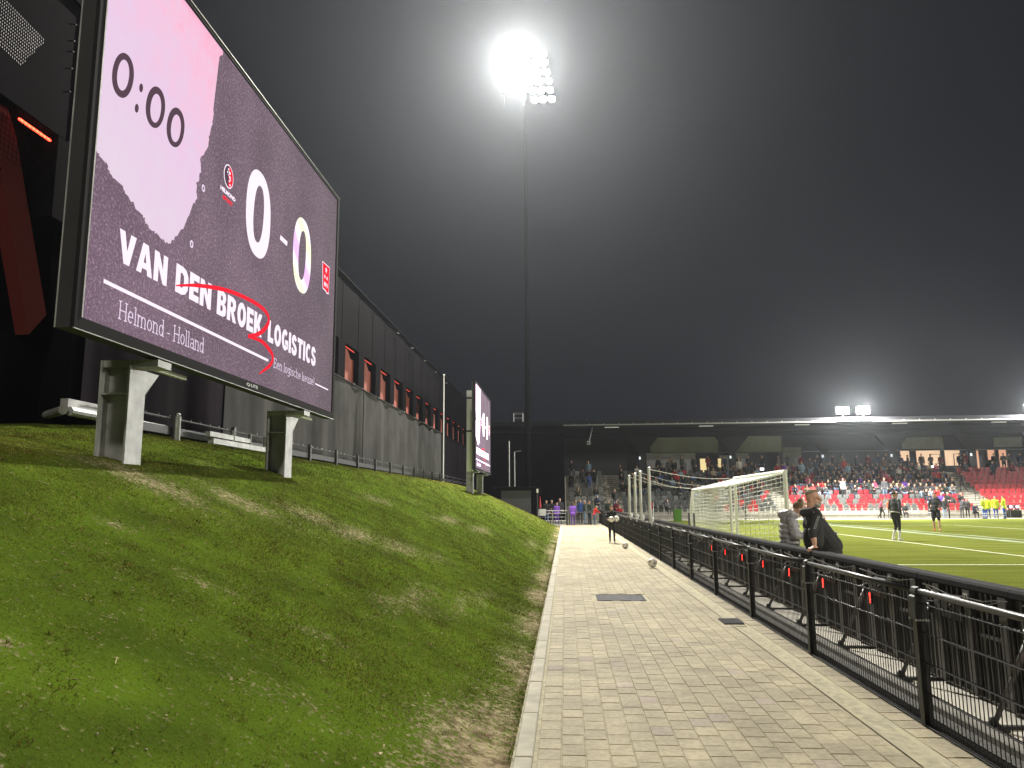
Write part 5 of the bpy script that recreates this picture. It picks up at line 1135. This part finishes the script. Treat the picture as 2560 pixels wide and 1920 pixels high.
# --- woman in silver puffer jacket
puff = mat('puffer_silver', (0.33,0.315,0.34), 0.36, 0.1, var=0.2, nscale=14, bump=0.9, bscale=26); hairb = mat('hair_dark_blond', (0.17,0.105,0.050), 0.8, bump=0.8, bscale=160)
J = stand_j(pelvis=(0,0,.95), chest=(0,0,1.24), neck=(0,.03,1.42), head=(0,.145,1.50), shl=(-.18,.01,1.34), shr=(.18,.01,1.34), ell=(-.24,.06,1.10), elr=(.25,.05,1.09), wrl=(-.08,.24,1.10), wrr=(.10,.26,1.08))
P = [p for p in body(J, g=1.15, hair='x', yaw=R(4), nod=-.55) if True]
for z, r in ((.90,.185),(.985,.20),(1.07,.205),(1.155,.205),(1.24,.20),(1.32,.175)): P.append(('ell', (0,-.01,z), (r, r*.82, .082), 0, I3))
for s in (-1, 1):
    for t_ in (0,.2,.4,.6,.8,1): 
        a = Vector((s*.18,.01,1.34)).lerp(Vector((s*.25,.05,1.09)), t_); P.append(('ell', tuple(a), (.080,.080,.058), 0, I3))
    for t_ in (.2,.45,.7,.95):
        a = Vector((s*.25,.05,1.09)).lerp(Vector((s*.10,.26,1.08)), t_); P.append(('ell', tuple(a), (.062,.050,.062), 0, I3))
P += [('cap', (-.09,-.02,1.45), (0,-.10,1.42), .060, .085, 0), ('cap', (.09,-.02,1.45), (0,-.10,1.42), .060, .085, 0), ('cap', (-.10,.02,1.45), (-.06,.11,1.40), .05, .04, 0), ('cap', (.10,.02,1.45), (.06,.11,1.40), .05, .04, 0)]
hc = Vector((0,.145,1.50)); HM = rotz(R(4)) @ Matrix.Rotation(-.55, 3, 'X')
hw = lambda x, y, z: tuple(hc+HM @ Vector((x,y,z)))
P += [('ell', hw(0,-.026,.05), (.083,.090,.082), 3, HM), ('ell', hw(0,-.05,.145), (.040,.040,.036), 3, HM), ('ell', hw(.022,-.04,.160), (.020,.024,.02), 3, HM), ('ell', hw(-.02,-.065,.155), (.022,.02,.022), 3, HM),
      ('ell', hw(-.030,.088,.010), (.012,.006,.004), 6, HM), ('ell', hw(.030,.088,.010), (.012,.006,.004), 6, HM)]
wom_mesh = figure_mesh('woman', P, [puff, CM['black'], skin, hairb, shoe_b, CM['red'], eyem], 0.0095, 1)
wom = person('woman with hair bun in shiny silver puffer jacket looking down at the boards', wom_mesh, (3.55,12.6,0.0), R(-90-10), 0.965)

# --- ball boy with two balls
J = stand_j(wrl=(-.10,.30,1.10), wrr=(.13,.30,1.10), ell=(-.23,.06,1.14), elr=(.24,.06,1.14), knl=(-.11,.03,.50), head=(0,.03,1.64))
bb = figure_mesh('ball_boy', body(J, g=.92, hair='short', nod=-.25), D6, 0.016, 2)
o = person('ball boy in dark kit on the path holding two white balls before him', bb, (1.74,29.7,0.03), R(170), 0.80, mats_=[CM['black'], CM['black'], skin, hairs['brown'], shoe_w, CM['white']])
football('white ball held by the ball boy, nearer the scoreboard side', (1.72,29.44,0.93), (0.3,0,0)); football('white ball held by the ball boy, nearer the fence', (1.90,29.46,0.95), (1.3,1,0))
# --- players
J = stand_j(glove=1, wrl=(-.20,.22,1.02), wrr=(.30,-.10,.93), ell=(-.26,.02,1.16), elr=(.27,-.10,1.17), knl=(-.14,.16,.52), anl=(-.20,.02,.10), ftl=(-.22,.16,.05), knr=(.14,-.04,.50), anr=(.20,-.16,.10), ftr=(.22,-.02,.04), hipl=(-.10,0,.92))
gk_m = figure_mesh('goalkeeper', body(J, g=1.08, nod=-.1, socks=5, legs_r=1.0), D6, 0.018, 2)
o = person('goalkeeper in black top and leggings with pale gloves walking on the goal area line', gk_m, (12.65,30.7,0.04), R(-60), 1.05, mats_=[cloth('training_top',(0.045,0.048,0.052)), CM['black'], skin, hairs['brown'], shoe_w, CM['white']])
MB().tube((0,0,0.98),(0,0.01,1.01),0.178,CM['white'],16).obj('waistband', o)
J = stand_j(wrl=(-.18,.24,1.05), wrr=(.22,.22,1.02), ell=(-.25,.04,1.16), elr=(.26,.02,1.16), knl=(-.12,.14,.52), anl=(-.13,.16,.12), ftl=(-.13,.30,.05), knr=(.11,.0,.50), anr=(.11,-.10,.10), ftr=(.12,.04,.04))
pl_m = figure_mesh('player', body(J, g=1.1, shorts=True, nod=-.15)+[('cap', (-.09,0,.92), (-.11,.09,.62), .105, .095, 1), ('cap', (.09,0,.92), (.10,.01,.62), .105, .095, 1)], D6, 0.018, 2)
person('footballer in black shirt and shorts with orange boots standing on the pitch', pl_m, (18.15,39.4,0.04), R(150), 1.06, mats_=[cloth('training_top',(0.04,0.043,0.046)), CM['black'], skin, hairs['brown'], shoe_r, CM['white']])

# --- shared bodies for everyone further off
VX = 0.030
proto = {}
proto['stand'] = figure_mesh('person_standing', body(stand_j(), g=1.12, coat=True), D6, VX, 1)
proto['hands'] = figure_mesh('person_hands_in_front', body(stand_j(wrl=(-.06,.22,1.12), wrr=(.06,.22,1.12), ell=(-.24,.04,1.14), elr=(.24,.04,1.14)), g=1.14, coat=True, hair='cap'), D6, VX, 1)
proto['long'] = figure_mesh('person_long_hair', body(stand_j(), g=1.02, coat=True, hair='long'), D6, VX, 1)
proto['lean'] = figure_mesh('person_leaning', body(stand_j(chest=(0,.10,1.26), neck=(0,.17,1.43), head=(0,.23,1.55), shl=(-.175,.12,1.37), shr=(.175,.12,1.37), ell=(-.22,.28,1.18), elr=(.22,.28,1.18), wrl=(-.14,.48,1.08), wrr=(.14,.48,1.08)), g=1.08, coat=True), D6, VX, 1)
proto['walk'] = figure_mesh('person_walking', body(stand_j(knl=(-.09,.22,.52), anl=(-.10,.18,.12), ftl=(-.10,.32,.05), knr=(.09,-.08,.50), anr=(.10,-.34,.14), ftr=(.10,-.22,.05), wrl=(-.22,-.15,.95), wrr=(.22,.25,.98)), g=1.05), D6, VX, 1)
proto['sit'] = figure_mesh('person_sitting', body(sit_j(), g=1.12, coat=False), D6, VX, 1)
proto['sit2'] = figure_mesh('person_sitting_forward', body(sit_j(chest=(0,.12,.84), neck=(0,.20,1.02), head=(0,.26,1.13), shl=(-.17,.15,.96), shr=(.17,.15,.96), ell=(-.20,.34,.72), elr=(.20,.34,.72), wrl=(-.05,.44,.78), wrr=(.05,.44,.78)), g=1.12), D6, VX, 1)
proto['sit3'] = figure_mesh('person_sitting_long_hair', body(sit_j(), g=1.0, hair='long'), D6, VX, 1)
proto['sit4'] = figure_mesh('person_sitting_hat', body(sit_j(wrl=(-.2,.35,.60), wrr=(.08,.2,.95), elr=(.26,.12,.76)), g=1.15, hair='cap'), D6, VX, 1)
def dress(top, legs='navy', hair='brown', shoes=shoe_b, ex='white', sk=None): return [CM[top], CM[legs], sk or skin, hairs[hair], shoes, CM[ex]]
# group at the end of the path
vestp = cloth('vest_purple', (0.23,0.09,0.55)); redj = cloth('jacket_scarlet', (0.62,0.03,0.02))
GE = [('long','person in purple vest standing alone at the black gate, back to the path',(0.47,52.15),0,.86,[vestp,CM['purple'],skin,hairs['brown'],shoe_b,CM['white']]),
 ('long','child in purple vest behind the pale railing, closest to the gate post',(-0.62,54.3),R(190),.86,[vestp,CM['purple'],skin,hairs['brown'],shoe_b,CM['white']]),
 ('stand','person in black jacket and jeans behind the pale railing near the booth',(-1.35,54.3),R(175),.95,dress('black','denim','black')),
 ('hands','person in black coat behind the railing, between the jeans wearer and purple child',(-0.98,54.7),R(170),.95,dress('black','black','blond')),
 ('stand','taller person in dark clothing with brown hair behind the purple-vested child',(-0.42,55.4),R(180),1.03,dress('charcoal','black','brown')),
 ('hands','man in dark green jacket with hand near face at the gate',(1.62,53.6),R(-60),.93,dress('dark green','navy','brown')),
 ('stand','person in pale jeans half hidden behind the man in dark green jacket',(1.32,54.4),R(-80),.93,dress('dark green','light blue','grey')),
 ('lean','child in scarlet jacket and jeans leaning on the fence by the gate',(1.93,53.0),R(-75),.76,[redj,CM['denim'],skin,hairs['blond'],shoe_b,CM['white']]),
 ('stand','person in blue coat behind the group at the gate, pinkish face',(1.05,56.2),R(170),.98,dress('blue','black','brown')),
 ('stand','person in brown coat behind the gate bars, left of the blue coat',(0.72,56.5),R(185),.95,dress('beige','black','blond')),
 ('stand','person in dark teal top standing beyond the scarlet-jacketed child',(3.1,56.6),R(180),.94,dress('dark green','grey','black')),
 ('sit3','child in red coat sitting low beyond the fence end',(3.95,57.2),R(160),.98,dress('red','black','brown')),
 ('hands','person in red and black jacket standing behind the child in red coat',(3.75,58.0),R(180),.93,dress('maroon','black','brown')),
 ('stand','man in black jacket and blue jeans standing on the concrete stairs by the grey seats',(4.3,SY+1.05),R(190),1.0,dress('black','denim','black'))]
for k, lab, (x, y), rz, sc, ms_ in GE:
    person(lab.replace(', left of', ', next to'), proto[k], (x, y, 0.03 if y < 66 else SZ+RI+0.03), rz, sc, mats_=ms_)
# people in front of the stand
hiv = mat('hi_vis_yellow', (0.70,0.78,0.03), 0.7, emit=(0.8,0.95,0.02), es=0.0); stb = cloth('steward_blue', (0.04,0.10,0.42)); refl = mat('reflective_band', (0.7,0.7,0.72), 0.4)
hv = [hiv, stb, skin, hairs['brown'], shoe_b, refl]
for i, (x, y, rz, pr, lab) in enumerate(((32.5,62.6,20,'hands','steward in yellow jacket and blue trousers, outermost towards the grandstand stairs'),(33.05,63.1,-10,'stand','steward in yellow jacket standing slightly behind between two others'),(33.42,62.7,160,'stand','steward in yellow jacket, second from the equipment case'),(33.95,62.5,40,'hands','tall steward in yellow jacket closest to the equipment case'))):
    o = person(lab, proto[pr], (x,y,0.04), R(rz), .95+.02*i, mats_=hv)
    q = MB(); 
    for s in (-1, 1):
        for z in (.25,.42): q.tube((s*.10,.0,z),(s*.10,.005,z+.04),.066,refl,10)
    q.obj('reflective_bands', o)
FR = [('walk','man in pinkish-red bib and black trousers walking before the front row',(25.3,64.0),R(-100),.93,dress('pink','black','brown')),
 ('hands','person in orange-red vest standing behind the walking man',(26.15,64.6),R(200),.92,[cloth('vest_orange',(0.65,0.12,0.04)),CM['grey'],skin,hairs['brown'],shoe_b,CM['white']]),
 ('stand','person in black tracksuit standing close to the goalkeeper outline near the stand',(27.3,65.6),R(170),.9,dress('charcoal','black','blond')),
 ('sit','person in grey top sitting on the front wall with legs stretched, near black rail',(28.1,66.3),R(165),1.0,dress('black','black','brown')),
 ('sit2','person crouching with white shoes at the foot of the stand beside a light-jeaned neighbour',(30.0,66.2),R(190),1.0,dress('charcoal','grey','brown')),
 ('stand','person in pale jeans and dark top in front of the first row',(31.0,65.7),R(175),.95,dress('black','light blue','brown')),
 ('lean','broad person in dark grey coat bending forward near the stairs',(32.3,65.6),R(-60),.95,dress('charcoal','charcoal','black')),
 ('stand','person in dark coat beside the broad one near the stairs',(32.9,65.9),R(150),.9,dress('charcoal','black','brown')),
 ('sit2','person in navy clothes sitting at the bottom of the concrete stairs',(33.7,66.4),R(170),1.0,dress('navy','black','brown')),
 ('walk','man in black climbing the stairs between red seat blocks',(34.9,SY+3.3),R(60),1.0,dress('black','charcoal','brown'))]
for k, lab, (x, y), rz, sc, ms_ in FR:
    z = 0.03 if y < 66 else (-0.02 if k.startswith('sit') and y < 67 else SZ+4*RI+0.1)
    person(lab, proto[k], (x, y, z), rz, sc, mats_=ms_)
# spectators
tops = ['black']*20+['navy']*7+['charcoal']*9+['grey','dark green','brown','red','red','white','blue','beige','maroon','pink','light blue','olive','purple']
garm = ['coat','jacket','parka','sweater']
bname = {'A':'pale grey','B':'dark grey','C':'red and grey','D':'all-red'}
rs2 = random.Random(21); used = {}
def dens(nm, r, i, n):
    if nm == 'A': return 0.25 if 2 <= i <= 4 and r > 1 else 0.08
    if nm == 'B': return 0.04 if r < 3 else (0.22 if r == 3 else 0.55)
    if nm == 'C':
        f = i/n
        if r < 3: return 0.02 if f < .5 else 0.30*(f-.3)
        return 0.0 if r < 3 else 0.74
    if nm == 'D': return 0.0 if r < 5 else (0.10 if r < 7 else 0.14)
tot = 0
for nm in 'ABCD':
    n_ = max(i for _, i in seatpos[nm])+1
    for (r, i), (x, y, z) in sorted(seatpos[nm].items()):
        if rs2.random() > dens(nm, r, i, n_) or tot >= 285: continue
        tp = rs2.choice(tops); g_ = rs2.choice(garm); hr = rs2.choice(['brown','black','brown','grey','blond']); lg = rs2.choice(['black','navy','denim','black','charcoal','light blue'])
        up = nm == 'A' and r > 3 or rs2.random() < (0.06 if r < 7 else 0.18)
        pr = rs2.choice(['stand','hands','long']) if up else rs2.choice(['sit','sit','sit2','sit3','sit4'])
        row = ORD[r+1]; st_ = ORD[i+1]
        lab = '%s %s wearer %s in %s row of %s seats, %s place' % (tp, g_, 'standing' if up else 'seated', row, bname[nm], st_)
        o = person(lab, proto[pr], (x+rs2.uniform(-.04,.04), y+(0.18 if up else 0.30), z), R(180+rs2.uniform(-22,22)), rs2.uniform(.93,1.04), 'spectators in the grandstand', dress(tp, lg, hr, shoe_w if rs2.random() < .2 else shoe_b))
        tot += 1
print('spectators', tot)
# standing along the back walkway
wk = [9.0,9.9,11.3,12.2,13.5,15.0,16.6,17.3,18.6,20.3,21.0,22.4,23.9,25.3,26.0,27.4,28.6,29.3,30.2,31.5,32.1,33.3,34.2,35.0,36.6,37.4,38.2,39.9,40.6,41.3,42.4]
for i, x in enumerate(wk):
    tp = rs2.choice(['black','black','charcoal','navy','brown','maroon']); pr = ['stand','hands','long'][i % 3]
    person('%s-clad figure standing on top walkway under roof, %s from the scoreboard side' % (tp, ORD[i+1]), proto[pr], (x+rs2.uniform(-.15,.15), SY+NR*TR+rs2.uniform(0.5,1.1), SZ+NR*RI), R(180+rs2.uniform(-60,60)), rs2.uniform(.94,1.04), 'people on the top walkway', dress(tp, 'black', rs2.choice(['black','brown'])))
# small bright screens on the press desks
pdm = mat('desk_screen', (0.8,0.8,0.8), 0.3, emit=(0.95,0.97,1.0), es=2.5)
for x, z, lab in ((17.9,4.75,'small glowing desk monitor in the upper rows, behind the goal crossbar'),(18.5,4.75,'second glowing desk monitor beside the stairs in the upper rows'),(34.0,4.8,'bright glowing desk monitor under the lit windows')):
    t = thing('monitor', lab, 'monitor', (x,SY+NR*TR+0.2,z-0.45)); MB().box(-0.22,0.22,-0.02,0.02,0.05,0.35,blackm).obj('casing', t); MB().box(-0.18,0.18,-0.026,-0.021,0.09,0.31,pdm).obj('screen', t); MB().box(-0.1,0.1,-0.08,0.08,-0.25,0.05,blackm).obj('stand', t)

# ------------------------------------------------------------------ thin mist that the floodlights light up
g = MB(); g.box(-60,140,-42,110,-1.1,33.6,black); hz = g.obj('haze', kind='stuff')
m = bpy.data.materials.new('mist'); m.use_nodes = True; nt = m.node_tree; nt.nodes.clear()
out = nt.nodes.new('ShaderNodeOutputMaterial'); pv = nt.nodes.new('ShaderNodeVolumePrincipled'); pv.inputs['Color'].default_value = (0.86,0.92,1.0,1); pv.inputs['Density'].default_value = HAZE; pv.inputs['Anisotropy'].default_value = 0.74
nt.links.new(pv.outputs[0], out.inputs['Volume'])
hz.data.materials.clear(); hz.data.materials.append(m)
